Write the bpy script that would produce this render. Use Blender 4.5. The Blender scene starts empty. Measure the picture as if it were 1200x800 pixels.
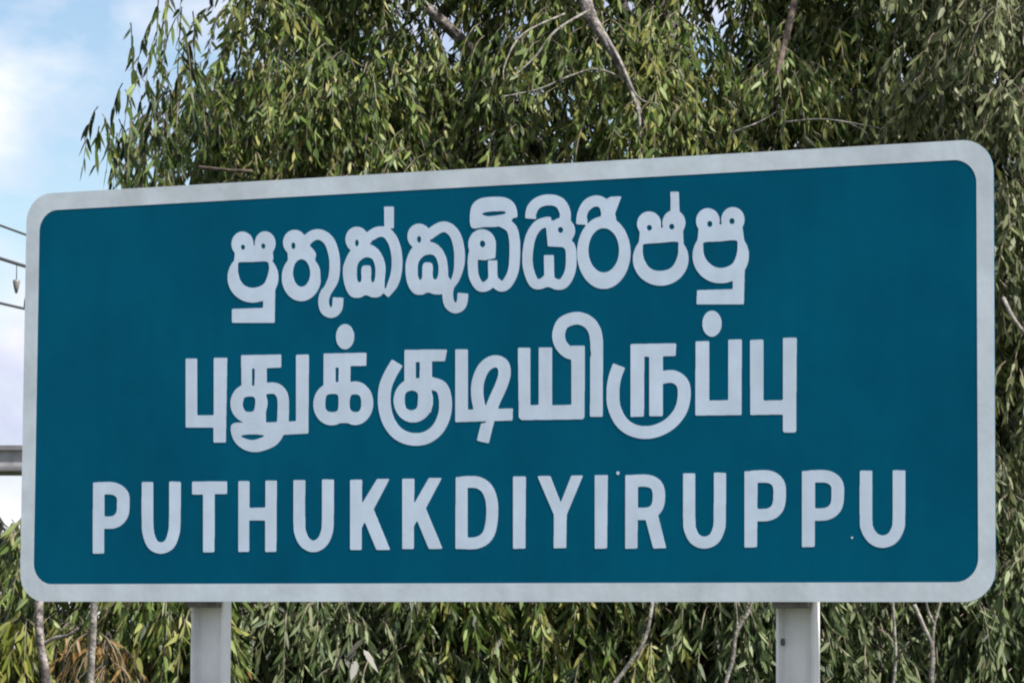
import bpy, bmesh, math, random
import numpy as np
from mathutils import Vector, Matrix

# ------------------------------------------------------------------ camera, sky, sun, exposure
scene = bpy.context.scene
COL = scene.collection
SIGN_Z = 1.65                                   # height of the sign's lower edge above the ground
CAM = Vector((3.5307, -7.1275, SIGN_Z - 0.0929))
YAW, PITCH, ROLL, FPX = 0.450261, 0.0841614, 0.0060574, 4200.0
cam_data = bpy.data.cameras.new("camera")
cam_data.sensor_width = 36.0
cam_data.lens = FPX * 36.0 / 1200.0
cam_data.clip_end = 2000.0
cam = bpy.data.objects.new("camera", cam_data)
cam.matrix_world = Matrix.Translation(CAM) @ Matrix.Rotation(YAW, 4, 'Z') @ Matrix.Rotation(math.pi/2 + PITCH, 4, 'X') @ Matrix.Rotation(ROLL, 4, 'Z')
COL.objects.link(cam)
scene.camera = cam

SUN_EL, SUN_AZ = math.radians(50), math.radians(98)   # azimuth clockwise from +Y
world = bpy.data.worlds.new("World"); scene.world = world; world.use_nodes = True
nt = world.node_tree; N = nt.nodes; LK = nt.links
for n in list(N): N.remove(n)
w_out = N.new('ShaderNodeOutputWorld'); bg = N.new('ShaderNodeBackground'); bg.inputs['Strength'].default_value = 0.07
sky = N.new('ShaderNodeTexSky'); sky.sky_type = 'NISHITA'; sky.sun_disc = False
sky.sun_elevation = SUN_EL; sky.sun_rotation = SUN_AZ; sky.air_density = 1.0; sky.dust_density = 0.5; sky.ozone_density = 1.2
tc = N.new('ShaderNodeTexCoord'); mp = N.new('ShaderNodeMapping'); mp.inputs['Scale'].default_value = (1, 1, 1.7); mp.inputs['Location'].default_value = (-0.576, -1.8, -1.927)
LK.new(tc.outputs['Generated'], mp.inputs['Vector'])
no = N.new('ShaderNodeTexNoise'); no.inputs['Scale'].default_value = 15.0; no.inputs['Detail'].default_value = 7; no.inputs['Roughness'].default_value = 0.52
LK.new(mp.outputs['Vector'], no.inputs['Vector'])
rp = N.new('ShaderNodeValToRGB'); rp.color_ramp.elements[0].position = 0.36; rp.color_ramp.elements[1].position = 0.60
LK.new(no.outputs['Fac'], rp.inputs['Fac'])
no2 = N.new('ShaderNodeTexNoise'); no2.inputs['Scale'].default_value = 17.0; no2.inputs['Detail'].default_value = 5
LK.new(mp.outputs['Vector'], no2.inputs['Vector'])
rc = N.new('ShaderNodeValToRGB'); rc.color_ramp.elements[0].position = 0.35; rc.color_ramp.elements[1].position = 0.65
rc.color_ramp.elements[0].color = (4.3, 4.55, 6.0, 1); rc.color_ramp.elements[1].color = (7.2, 7.2, 7.4, 1)
LK.new(no2.outputs['Fac'], rc.inputs['Fac'])
mx = N.new('ShaderNodeMix'); mx.data_type = 'RGBA'
LK.new(rp.outputs['Color'], mx.inputs[0]); LK.new(sky.outputs['Color'], mx.inputs[6]); LK.new(rc.outputs['Color'], mx.inputs[7])
LK.new(mx.outputs[2], bg.inputs['Color']); LK.new(bg.outputs['Background'], w_out.inputs['Surface'])

sun_data = bpy.data.lights.new("sun", 'SUN'); sun_data.energy = 5.0; sun_data.angle = math.radians(2); sun_data.color = (1.0, 0.95, 0.87)
sun = bpy.data.objects.new("sun", sun_data); COL.objects.link(sun)
sd = Vector((math.sin(SUN_AZ)*math.cos(SUN_EL), math.cos(SUN_AZ)*math.cos(SUN_EL), math.sin(SUN_EL)))
sun.rotation_euler = sd.to_track_quat('Z', 'Y').to_euler(); sun.location = (0, 0, 30)

vs = scene.view_settings
vs.view_transform = 'Standard'; vs.look = 'None'; vs.gamma = 1.0; vs.use_curve_mapping = False; vs.exposure = 1.15
scene.cycles.filter_width = 2.1                  # the photograph is a soft, enlarged picture
scene.cycles.max_bounces = 8; scene.cycles.transparent_max_bounces = 8

rng = np.random.default_rng(7)
random.seed(7)

# ------------------------------------------------------------------ helpers
FWD = Vector((-math.sin(YAW), math.cos(YAW), 0)); RGT = Vector((math.cos(YAW), math.sin(YAW), 0))
UP = Vector((0, 0, 1))
def site(u, d, z=0.0):
    """a point u metres to the right of and d metres beyond the viewpoint, z above ground"""
    p = CAM + RGT*u + FWD*d
    return Vector((p.x, p.y, z))

def tag(o, label=None, cat=None, group=None, kind=None):
    if label: o['label'] = label
    if cat: o['category'] = cat
    if group: o['group'] = group
    if kind: o['kind'] = kind
    return o
def empty(name, loc, rz=0.0):
    o = bpy.data.objects.new(name, None); COL.objects.link(o)
    o.location = loc; o.rotation_euler = (0, 0, rz); o.empty_display_size = 0.2
    return o
def link(name, mesh, mat=None, parent=None, world=False):
    o = bpy.data.objects.new(name, mesh); COL.objects.link(o)
    if mat is not None and not mesh.materials: mesh.materials.append(mat)
    if parent is not None:
        o.parent = parent
        if world:                                # mesh is in world coordinates, parents are only placed / turned about Z
            m = Matrix.Identity(4); p = parent
            while p is not None:
                m = p.matrix_basis @ m; p = p.parent
            o.matrix_parent_inverse = m.inverted()
    return o
def mesh_from(name, v, f, smooth=False):
    me = bpy.data.meshes.new(name); me.from_pydata([tuple(p) for p in v], [], f); me.update()
    if smooth: me.polygons.foreach_set('use_smooth', [True]*len(me.polygons))
    return me
def box_mesh(name, x0, x1, y0, y1, z0, z1, bevel=0.0):
    bm = bmesh.new()
    r = bmesh.ops.create_cube(bm, size=1.0)
    for v in bm.verts:
        v.co = Vector((x0 if v.co.x < 0 else x1, y0 if v.co.y < 0 else y1, z0 if v.co.z < 0 else z1))
    if bevel: bmesh.ops.bevel(bm, geom=bm.edges[:], offset=bevel, segments=2, affect='EDGES', profile=0.7)
    me = bpy.data.meshes.new(name); bm.to_mesh(me); bm.free()
    return me
def tube(V, Fc, pts, radii, sides=7):
    """append a tapered tube through pts to the vertex and face lists"""
    pts = [Vector(p) for p in pts]; base = len(V); n = len(pts)
    t0 = (pts[1]-pts[0]).normalized(); ref = Vector((1, 0, 0)) if abs(t0.x) < .8 else Vector((0, 1, 0))
    for i, p in enumerate(pts):
        t = (pts[min(i+1, n-1)] - pts[max(i-1, 0)]).normalized()
        a = (ref - t*ref.dot(t)).normalized(); b = t.cross(a); ref = a
        for k in range(sides):
            an = 2*math.pi*k/sides
            V.append(p + (a*math.cos(an) + b*math.sin(an))*radii[i])
    for i in range(n-1):
        for k in range(sides):
            k2 = (k+1) % sides
            Fc.append((base+i*sides+k, base+i*sides+k2, base+(i+1)*sides+k2, base+(i+1)*sides+k))
    Fc.append(tuple(base+k for k in range(sides))[::-1]); Fc.append(tuple(base+(n-1)*sides+k for k in range(sides)))
def smooth_path(pts, n=6):
    P = [Vector(p) for p in pts]; out = []
    for i in range(len(P)-1):
        a, b, c, d = P[max(i-1, 0)], P[i], P[i+1], P[min(i+2, len(P)-1)]
        for k in range(n):
            t = k/n
            out.append(.5*((2*b) + (c-a)*t + (2*a-5*b+4*c-d)*t*t + (3*b-a-3*c+d)*t**3))
    out.append(P[-1]); return out
def tube_mesh(name, pts, r0, r1, sides=8, n=6, wob=0.0):
    P = smooth_path(pts, n); V = []; Fc = []
    R = [(r0 + (r1-r0)*i/(len(P)-1))*(1 + random.uniform(-wob, wob)) for i in range(len(P))]
    tube(V, Fc, P, R, sides)
    return mesh_from(name, V, Fc, True)

# ------------------------------------------------------------------ materials
def mat(name, base, rough=0.6, var=0.12, scale=8.0, bump=0.0, bscale=40.0, spec=0.5, metal=0.0, col2=None, coords='Object', lo=.35, hi=.65):
    m = bpy.data.materials.new(name); m.use_nodes = True
    t = m.node_tree; b = t.nodes['Principled BSDF']
    b.inputs['Roughness'].default_value = rough; b.inputs['Metallic'].default_value = metal
    b.inputs['Specular IOR Level'].default_value = spec
    c = t.nodes.new('ShaderNodeTexCoord'); n1 = t.nodes.new('ShaderNodeTexNoise')
    n1.inputs['Scale'].default_value = scale; n1.inputs['Detail'].default_value = 8; n1.inputs['Roughness'].default_value = .6
    t.links.new(c.outputs[coords], n1.inputs['Vector'])
    r = t.nodes.new('ShaderNodeValToRGB'); r.color_ramp.elements[0].position = lo; r.color_ramp.elements[1].position = hi
    a = Vector(base); z = Vector(col2) if col2 else a*(1+var)
    r.color_ramp.elements[0].color = (*(a*(1-var)), 1); r.color_ramp.elements[1].color = (*z, 1)
    t.links.new(n1.outputs['Fac'], r.inputs['Fac']); t.links.new(r.outputs['Color'], b.inputs['Base Color'])
    if bump:
        n2 = t.nodes.new('ShaderNodeTexNoise'); n2.inputs['Scale'].default_value = bscale; n2.inputs['Detail'].default_value = 6
        t.links.new(c.outputs[coords], n2.inputs['Vector'])
        bp = t.nodes.new('ShaderNodeBump'); bp.inputs['Strength'].default_value = bump; bp.inputs['Distance'].default_value = 0.01
        t.links.new(n2.outputs['Fac'], bp.inputs['Height']); t.links.new(bp.outputs['Normal'], b.inputs['Normal'])
    return m
def leaf_mat(name, stops, trans=0.38, rough=0.5):
    m = bpy.data.materials.new(name); m.use_nodes = True
    t = m.node_tree; b = t.nodes['Principled BSDF']; out = t.nodes['Material Output']
    at = t.nodes.new('ShaderNodeAttribute'); at.attribute_name = 'tone'
    r = t.nodes.new('ShaderNodeValToRGB')
    els = r.color_ramp.elements
    els[0].position = stops[0][0]; els[0].color = (*stops[0][1], 1)
    els[1].position = stops[-1][0]; els[1].color = (*stops[-1][1], 1)
    for p, c in stops[1:-1]:
        e = els.new(p); e.color = (*c, 1)
    t.links.new(at.outputs['Fac'], r.inputs['Fac'])
    t.links.new(r.outputs['Color'], b.inputs['Base Color'])
    b.inputs['Roughness'].default_value = rough; b.inputs['Specular IOR Level'].default_value = 0.32
    tr = t.nodes.new('ShaderNodeBsdfTranslucent'); t.links.new(r.outputs['Color'], tr.inputs['Color'])
    mxs = t.nodes.new('ShaderNodeMixShader'); mxs.inputs[0].default_value = trans
    t.links.new(b.outputs[0], mxs.inputs[1]); t.links.new(tr.outputs[0], mxs.inputs[2]); t.links.new(mxs.outputs[0], out.inputs['Surface'])
    return m
M = {}
M['teal'] = mat('teal_film', (0.0001, 0.079, 0.148), .5, .10, 3.0, .03, 25, spec=.03, col2=(0.0002, 0.090, 0.166))
def weather(m, dust, amount):
    """thin uneven dust and rain marks over a film"""
    t = m.node_tree; bs = t.nodes['Principled BSDF']; src = bs.inputs['Base Color'].links[0].from_socket
    c = t.nodes.new('ShaderNodeTexCoord'); mpn = t.nodes.new('ShaderNodeMapping'); mpn.inputs['Scale'].default_value = (9, 9, .8)
    t.links.new(c.outputs['Object'], mpn.inputs['Vector'])
    a = t.nodes.new('ShaderNodeTexNoise'); a.inputs['Scale'].default_value = 2.2; a.inputs['Detail'].default_value = 9; a.inputs['Roughness'].default_value = .65
    t.links.new(mpn.outputs['Vector'], a.inputs['Vector'])
    e = t.nodes.new('ShaderNodeTexNoise'); e.inputs['Scale'].default_value = 1.6; e.inputs['Detail'].default_value = 4
    t.links.new(c.outputs['Object'], e.inputs['Vector'])
    mu = t.nodes.new('ShaderNodeMath'); mu.operation = 'MULTIPLY'; t.links.new(a.outputs['Fac'], mu.inputs[0]); t.links.new(e.outputs['Fac'], mu.inputs[1])
    mr = t.nodes.new('ShaderNodeMapRange'); mr.inputs['From Min'].default_value = .16; mr.inputs['From Max'].default_value = .42; mr.inputs['To Max'].default_value = amount
    t.links.new(mu.outputs[0], mr.inputs['Value'])
    x = t.nodes.new('ShaderNodeMix'); x.data_type = 'RGBA'; x.inputs[7].default_value = (*dust, 1)
    t.links.new(mr.outputs['Result'], x.inputs[0]); t.links.new(src, x.inputs[6]); t.links.new(x.outputs[2], bs.inputs['Base Color'])
weather(M['teal'], (.004, .15, .25), .16)
M['white_film'] = mat('white_film', (0.56, 0.62, 0.70), .5, .13, 9.0, .03, 60, spec=.4)
M['letter_film'] = mat('letter_film', (0.56, 0.66, 0.82), .45, .06, 14.0, .02, 80, spec=.4)
weather(M['white_film'], (.34, .33, .31), .28); weather(M['letter_film'], (.36, .38, .40), .3)
M['alu'] = mat('aluminium_back', (0.42, 0.43, 0.44), .45, .08, 12, .04, 60, metal=.7)
M['post'] = mat('post_paint', (0.74, 0.73, 0.78), .55, .14, 7, .08, 45, col2=(0.82, 0.81, 0.85))
weather(M['post'], (.40, .38, .35), .45)
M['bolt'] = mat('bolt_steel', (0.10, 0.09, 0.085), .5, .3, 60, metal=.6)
M['bark_pale'] = mat('pale_bark', (0.07, 0.06, 0.055), .9, .35, 30, .9, 90, col2=(0.25, 0.22, 0.21), lo=.42, hi=.62)
M['bark'] = mat('brown_bark', (0.045, 0.034, 0.028), .9, .4, 26, .8, 80, col2=(0.12, 0.09, 0.07))
M['twig'] = mat('twig_bark', (0.09, 0.07, 0.05), .85, .4, 20, col2=(0.19, 0.16, 0.12))
M['dead_twig'] = mat('dead_twig', (0.12, 0.11, 0.10), .9, .35, 40, .6, 120, col2=(0.27, 0.25, 0.23), lo=.4, hi=.65)
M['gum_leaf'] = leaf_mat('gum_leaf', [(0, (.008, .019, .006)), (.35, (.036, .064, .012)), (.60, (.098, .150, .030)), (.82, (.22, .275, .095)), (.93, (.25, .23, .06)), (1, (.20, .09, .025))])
M['olive_leaf'] = leaf_mat('olive_leaf', [(0, (.026, .036, .016)), (.35, (.050, .070, .024)), (.65, (.11, .132, .052)), (.9, (.22, .235, .12)), (1, (.15, .10, .04))])
M['yellow_leaf'] = leaf_mat('yellow_green_leaf', [(0, (.05, .07, .012)), (.4, (.11, .14, .022)), (.75, (.20, .21, .04)), (1, (.30, .25, .06))])
M['dry_leaf'] = leaf_mat('dry_leaf', [(0, (.07, .06, .02)), (.4, (.16, .10, .035)), (.75, (.26, .15, .045)), (1, (.30, .21, .09))], .2)
M['dark_leaf'] = leaf_mat('dark_leaf', [(0, (.012, .024, .010)), (.4, (.045, .076, .024)), (.75, (.12, .155, .062)), (1, (.24, .275, .15))])
M['grey_leaf'] = leaf_mat('grey_leaf', [(0, (.05, .05, .055)), (.5, (.11, .115, .10)), (.8, (.18, .19, .15)), (1, (.24, .24, .22))])
M['ground'] = mat('ground_soil', (0.085, 0.075, 0.045), .95, .4, .6, .6, 12, col2=(0.07, 0.10, 0.035))
M['wall'] = mat('white_wall', (0.80, 0.80, 0.82), .8, .04, 3, .1, 60)
M['fascia'] = mat('grey_fascia', (0.24, 0.24, 0.255), .7, .2, 10, .1, 60)
M['roof_dark'] = mat('roof_sheet', (0.12, 0.12, 0.13), .7, .2, 6)
M['glass'] = mat('window_glass', (0.02, 0.025, 0.03), .08, .1, 2, spec=.8)
M['door'] = mat('door_paint', (0.16, 0.09, 0.05), .6, .2, 6)
M['concrete'] = mat('pole_concrete', (0.33, 0.32, 0.31), .85, .15, 8, .3, 50)
M['cable'] = mat('cable', (0.03, 0.03, 0.035), .6, .1, 5)
M['porcelain'] = mat('insulator', (0.16, 0.15, 0.15), .4, .1, 12)

# ------------------------------------------------------------------ ground
gv = []; gf = []; n = 60; S = 500.0
for j in range(n+1):
    for i in range(n+1):
        a = (i/n-.5)*2; b = (j/n-.5)*2
        x = math.copysign(abs(a)**2.2, a)*S; y = math.copysign(abs(b)**2.2, b)*S
        gv.append((x, y, 0.03*math.sin(x*.9)*math.cos(y*.7) - 0.03))
for j in range(n):
    for i in range(n):
        k = j*(n+1)+i; gf.append((k, k+1, k+n+2, k+n+1))
tag(link('ground', mesh_from('ground', gv, gf, True), M['ground']), kind='structure')

# ------------------------------------------------------------------ distant canopy
hr = empty('canopy', site(-6.5, 31.0, 0), YAW - math.radians(6))
tag(hr, 'flat grey roof edge of an open canopy just left of the sign, above the bushes', 'canopy')
def hb(name, m, parent, *a, bevel=0.0): return link(name, box_mesh(name, *a, bevel=bevel), m, parent)
rf = hb('roof', M['roof_dark'], hr, -5.5, 5.5, -0.5, 1.3, 3.165, 3.205)
hb('fascia', M['fascia'], rf, -5.46, 5.46, -0.46, -0.40, 3.015, 3.163)
hb('gutter', M['roof_dark'], rf, -5.47, 5.47, -0.52, -0.462, 2.985, 3.03, bevel=.012)
hb('fascia', M['fascia'], rf, -5.46, 5.46, 1.20, 1.26, 3.03, 3.163)
for k in range(12): hb('rafter', M['fascia'], rf, -5.3+k*.96, -5.22+k*.96, -0.398, 1.198, 3.05, 3.162)
for cx in (-5.2, -1.6, 4.6):
    for cy in (-.3, 1.1): hb('column', M['concrete'], hr, cx-.08, cx+.08, cy-.08, cy+.08, -.1, 3.048, bevel=.01)

# ------------------------------------------------------------------ utility poles and overhead lines
def make_pole(loc, top, zs, label):
    r = empty('utility_pole', loc, YAW + math.radians(55)); tag(r, label, 'utility pole', 'poles carrying the overhead lines')
    V = []; Fc = []; tube(V, Fc, [(0, 0, -.3), (0, 0, top*.5), (0, 0, top)], [.16, .13, .10], 12)
    link('pole', mesh_from('pole', V, Fc, True), M['concrete'], r)
    for z in zs:
        b = link('bracket', box_mesh('bracket', -.04, .04, -.28, -.09, z-.03, z+.03, .006), M['bolt'], r)
        V = []; Fc = []; tube(V, Fc, [(0, -.28, z-.06), (0, -.28, z-.03), (0, -.28, z), (0, -.28, z+.03), (0, -.28, z+.06)], [.03, .055, .035, .055, .03], 10)
        link('insulator', mesh_from('insulator', V, Fc, True), M['porcelain'], b)
    return r
ZF = [6.29, 5.95, 5.51]
pf = site(-5.3, 45.0); pn = site(-9.0, 16.0)
make_pole(pf, 6.9, ZF, 'far concrete pole carrying the overhead lines, hidden behind the sign')
make_pole(pn, 6.9, [z+.0 for z in ZF], 'near concrete pole carrying the overhead lines, left of the view')
names = ['topmost thin overhead line running behind the left edge of the sign', 'middle and darkest overhead line running behind the sign', 'lowest overhead line running behind the left edge of the sign']
wire_pts = []
for k in range(3):
    a = Vector((pn.x, pn.y, ZF[k])) - RGT*0 ; b = Vector((pf.x, pf.y, ZF[k]))
    off = Vector((math.sin(YAW+math.radians(55)), -math.cos(YAW+math.radians(55)), 0))*.28
    a += off; b += off
    pts = [a.lerp(b, t/40) - UP*[.20, .25, .35][k]*4*(t/40)*(1-t/40) for t in range(41)]
    V = []; Fc = []; tube(V, Fc, pts, [(.013, .020, .016)[k]]*41, 6)
    wr = link('overhead_line', mesh_from('overhead_line', V, Fc, True), M['cable'])
    tag(wr, names[k], 'cable', 'overhead lines')
    wire_pts.append(pts)
def on_wire(k, px):
    """the point of a line that lies in the direction of the photograph's column px"""
    u = (px-600)/FPX
    for p, q_ in zip(wire_pts[k], wire_pts[k][1:]):
        fa = (p-CAM).dot(RGT)/(p-CAM).dot(FWD) - u; fb = (q_-CAM).dot(RGT)/(q_-CAM).dot(FWD) - u
        if fa*fb <= 0: return p.lerp(q_, fa/(fa-fb))
c0 = on_wire(1, 16)
hw = empty('line_weight', c0); tag(hw, 'small grey cone hanging between the middle and lowest overhead lines', 'line fitting')
dd = (c0-CAM).dot(FWD)/FPX
V = []; Fc = []; tube(V, Fc, [(0, 0, 0), (0, 0, -19*dd)], [.006]*2, 6); link('strap', mesh_from('strap', V, Fc, True), M['cable'], hw)
V = []; Fc = []; tube(V, Fc, [(0, 0, -19*dd), (0, 0, -21*dd), (0, 0, -28*dd), (0, 0, -35*dd)], [3.6*dd, 4.4*dd, 3.2*dd, 1.2*dd], 10); link('cone', mesh_from('cone', V, Fc, True), M['porcelain'], hw)
c1 = on_wire(2, 27); dd = (c1-CAM).dot(FWD)/FPX
V = []; Fc = []; tube(V, Fc, [c1+UP*14*dd, c1+UP*9*dd, c1+UP*3*dd, c1-UP*1*dd], [.8*dd, 1.8*dd, 2.2*dd, 1.0*dd], 8)
tag(link('line_clamp', mesh_from('line_clamp', V, Fc, True), M['cable']), 'small dark fitting on the lowest overhead line at the sign edge', 'line fitting')

# ------------------------------------------------------------------ foliage engine
def leaf_template(bend=.10, fold=.12):
    # a gum leaf hanging along -Z, unit length, unit half-width 0.5; x = width, y = fold
    v = [(0, 0, 0)]
    for t, w in ((.2, .47), (.6, .43)):
        c = bend*4*t*(1-t)
        v += [(-w, fold*w, -t, c), (0, 0, -t, c), (w, fold*w, -t, c)]
    v.append((0, 0, -1, 0))
    v = [(*p, 0) if len(p) == 3 else p for p in v]
    f = [(0, 1, 2), (0, 2, 3)]
    for r in (0,):
        a = 1+3*r
        f += [(a, a+3, a+4, a+1), (a+1, a+4, a+5, a+2)]
    f += [(4, 7, 5), (5, 7, 6)]
    return np.array(v, float), f
TV, TF = leaf_template()
TRI = [t for q_ in TF for t in ([q_] if len(q_) == 3 else [(q_[0], q_[1], q_[2]), (q_[0], q_[2], q_[3])])]
TRI = np.array(TRI)
def leaf_shape(wr, bend):
    """template vertices for a leaf with width ratio wr and sickle bend"""
    v = np.stack([TV[:, 0]*wr + TV[:, 3]*bend, TV[:, 1]*wr - TV[:, 3]*bend*.4, TV[:, 2]], 1)
    return v
def basis(dirs, spin):
    """frames whose -Z runs along dirs, spun about it"""
    z = -dirs/np.linalg.norm(dirs, axis=1, keepdims=True)
    ref = np.where(np.abs(z[:, 2:3]) > .9, np.array([[1., 0, 0]]), np.array([[0, 0, 1.]]))
    x = np.cross(ref, z); x /= np.linalg.norm(x, axis=1, keepdims=True)
    y = np.cross(z, x)
    c, s = np.cos(spin)[:, None], np.sin(spin)[:, None]
    return x*c + y*s, -x*s + y*c, z
def tone_attr(me, vals):
    a = me.attributes.new('tone', 'FLOAT', 'POINT'); a.data.foreach_set('value', np.asarray(vals, np.float32))
def leaves_mesh(name, pos, dirs, spin, length, wr, bend, tone):
    n = len(pos); X, Y, Z = basis(dirs, spin)
    v = TV[None]
    lx = (v[..., 0]*wr[:, None] + v[..., 3]*bend[:, None])*length[:, None]
    ly = (v[..., 1]*wr[:, None] - v[..., 3]*np.abs(bend[:, None])*.5)*length[:, None]
    lz = v[..., 2]*length[:, None]
    P = pos[:, None] + lx[..., None]*X[:, None] + ly[..., None]*Y[:, None] + lz[..., None]*Z[:, None]
    nv = len(TV); nf = len(TRI)
    F_ = (TRI[None] + (np.arange(n)*nv)[:, None, None]).reshape(-1)
    me = bpy.data.meshes.new(name)
    me.vertices.add(n*nv); me.vertices.foreach_set('co', P.reshape(-1).astype(np.float32))
    me.loops.add(len(F_)); me.loops.foreach_set('vertex_index', F_.astype(np.int32))
    me.polygons.add(n*nf); me.polygons.foreach_set('loop_start', (np.arange(n*nf)*3).astype(np.int32))
    me.polygons.foreach_set('use_smooth', np.ones(n*nf, bool))
    me.update(calc_edges=True)
    tone_attr(me, np.repeat(tone, nv))
    return me
def in_view(pos):
    """leaves the viewpoint sees beside, above or below the sign"""
    r = pos - np.array(CAM); d = r @ np.array(FWD); u = (r @ np.array(RGT))/d; z = r[:, 2]/d
    px = 600 + u*FPX; py = 754 - z*FPX
    fr = (px > 0) & (px < 1200) & (py > 0) & (py < 795)
    top = 228 - (px-30)*66/1135
    sg = (px > 20) & (px < 1170) & (py > top-8) & (py < 700)
    return fr & ~sg, d
VAR = [(wr, b, tn) for wr in (.17, .215) for b in (-.12, .13) for tn in (.12, .35, .55, .72, .88)]
def variant_meshes(m, wscale=1.0):
    out = []
    for wr, b, tn in VAR:
        me = mesh_from('leaf', leaf_shape(wr*wscale, b), [tuple(map(int, t)) for t in TRI], True)
        tone_attr(me, [tn]*len(TV)); me.materials.append(m); out.append(me)
    return out

def grow(root, starts, outs, lens, m, per=20, llen=(.048, .082), wr=(.16, .24), droop=1.0, spread=.33, tone_mid=.61, tone_sd=.28, clump=None, singles=300, twig_r=.0028, name='foliage', wscale=1.0):
    """hang sprays of narrow leaves from the given start points"""
    n = len(starts); k = per
    t = (np.arange(k)[None] + rng.uniform(0, 1, (n, k)))/k
    t = .12 + .88*t
    L = lens[:, None]
    path = lambda t_: starts[:, None] + outs[:, None]*(L*(.75*t_ - .25*t_**2))[..., None]*1.0 + np.array([0, 0, -1.0])*(droop*L*(.25*t_ + .75*t_**2))[..., None]
    pos = path(t).reshape(-1, 3)
    N_ = n*k
    dirs = np.stack([rng.normal(0, spread, N_), rng.normal(0, spread, N_), -np.ones(N_) + rng.normal(0, .22, N_)], 1) + np.repeat(outs, k, 0)*.35
    spin = rng.uniform(0, 2*np.pi, N_)
    ln = rng.uniform(*llen, N_); w = rng.uniform(*wr, N_); bd = rng.normal(0, .17, N_)
    cl = np.repeat(rng.normal(0, tone_sd*.6, n) if clump is None else clump, k)
    tone = np.clip(tone_mid + cl + rng.normal(0, tone_sd, N_), 0, 1)
    tone = np.minimum(tone, .90); fleck = rng.random(N_) < .004
    tone[fleck] = rng.uniform(.93, 1, fleck.sum())
    vis, d = in_view(pos + dirs*ln[:, None]*.5)
    order = np.argsort(np.where(vis, d, 1e9)); pick = order[:min(singles, int(vis.sum()))]
    keep = np.ones(N_, bool); keep[pick] = False
    if len(pick):
        vm = variant_meshes(m, wscale); X, Y, Z = basis(dirs[pick], spin[pick])
        for j, i in enumerate(pick):
            best = min(range(len(VAR)), key=lambda a: abs(VAR[a][0]-w[i]/wscale)*4 + abs(VAR[a][1]-bd[i]) + abs(VAR[a][2]-tone[i])*2)
            o = bpy.data.objects.new('leaf', vm[best]); COL.objects.link(o); o.parent = root
            mw = Matrix(((X[j, 0], Y[j, 0], Z[j, 0], pos[i, 0]), (X[j, 1], Y[j, 1], Z[j, 1], pos[i, 1]), (X[j, 2], Y[j, 2], Z[j, 2], pos[i, 2]), (0, 0, 0, 1)))
            o.matrix_basis = root.matrix_basis.inverted() @ mw @ Matrix.Scale(float(ln[i]), 4)
    me = leaves_mesh(name, pos[keep], dirs[keep], spin[keep], ln[keep], w[keep], bd[keep], tone[keep])
    fo = link(name, me, m, root, True); fo['kind'] = 'stuff'
    # the twigs that carry them: three-sided tubes
    ts = np.linspace(0, 1, 6)[None].repeat(n, 0)
    P = path(ts); rad = np.linspace(1, .35, 6)*twig_r
    ang = np.arange(3)*2*np.pi/3
    ring = np.stack([np.cos(ang), np.sin(ang), np.zeros(3)], 1)
    V_ = (P[:, :, None] + ring[None, None]*rad[None, :, None, None]).reshape(-1, 3)
    Fq = []
    for i in range(5):
        for a in range(3):
            Fq.append((i*3+a, i*3+(a+1) % 3, (i+1)*3+(a+1) % 3, (i+1)*3+a))
    Fq = (np.array(Fq)[None] + (np.arange(n)*18)[:, None, None]).reshape(-1)
    tm = bpy.data.meshes.new('twigs'); tm.vertices.add(len(V_)); tm.vertices.foreach_set('co', V_.reshape(-1).astype(np.float32))
    tm.loops.add(len(Fq)); tm.loops.foreach_set('vertex_index', Fq.astype(np.int32))
    tm.polygons.add(n*15); tm.polygons.foreach_set('loop_start', (np.arange(n*15)*4).astype(np.int32)); tm.update(calc_edges=True)
    tw = link('twigs', tm, M['twig'], root, True); tw['kind'] = 'stuff'
    return fo

def to_world(u, d, z):
    p = np.array(CAM)[None] + np.outer(u, np.array(RGT)) + np.outer(d, np.array(FWD)); p[:, 2] = z
    return p
def lump(u, z, seed):
    """slow undulation of a crown's outer surface, about -1..1"""
    r = np.random.default_rng(seed); s = 0
    for f in (1.3, 2.4, 4.5):
        a = r.uniform(0, 6.28, 4); s = s + np.sin(u*f*1.7+a[0]+.8*np.sin(z*f+a[1]))*np.sin(z*f*1.5+a[2]+.7*np.sin(u*f+a[3]))/f**.5
    return s*.8

def limb(root, pts, r0, r1, m, name='limb', sides=8, wob=.05):
    return link(name, tube_mesh(name, pts, r0, r1, sides, 6, wob), m, root, True)

# ------------------------------------------------------------------ big drooping gum tree
t1 = empty('gum_tree', site(1.0, 15.0, 0))
tag(t1, 'large drooping gum tree with long narrow leaves filling the view behind the sign', 'tree')
limb(t1, [site(1.0, 15, -.1), site(.95, 15, .8), site(.8, 15, 1.8), site(.75, 14.9, 2.9), site(.6, 14.7, 4.2), site(.5, 14.6, 5.6)], .20, .07, M['bark_pale'], 'trunk', 12)
limbs = [[(.8, 15, 1.9), (.1, 14.3, 2.7), (-.6, 13.7, 3.3), (-1.15, 13.4, 3.55)], [(.76, 14.9, 2.6), (.2, 13.9, 3.3), (-.2, 13.2, 3.8), (-.9, 12.9, 4.3)],
         [(.74, 14.9, 2.9), (1.3, 14.0, 3.5), (1.9, 13.3, 3.9)], [(.65, 14.8, 3.6), (.3, 14.0, 4.3), (-.4, 13.6, 4.9)], [(.8, 15, 1.6), (.3, 14.2, 2.1), (-.5, 13.6, 2.4), (-1.0, 13.2, 2.5)],
         [(.75, 14.9, 2.2), (.9, 13.9, 2.9), (.8, 13.1, 3.5)]]
for L_ in limbs: limb(t1, [site(*p) for p in L_], .05, .008, M['bark_pale'])
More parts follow.
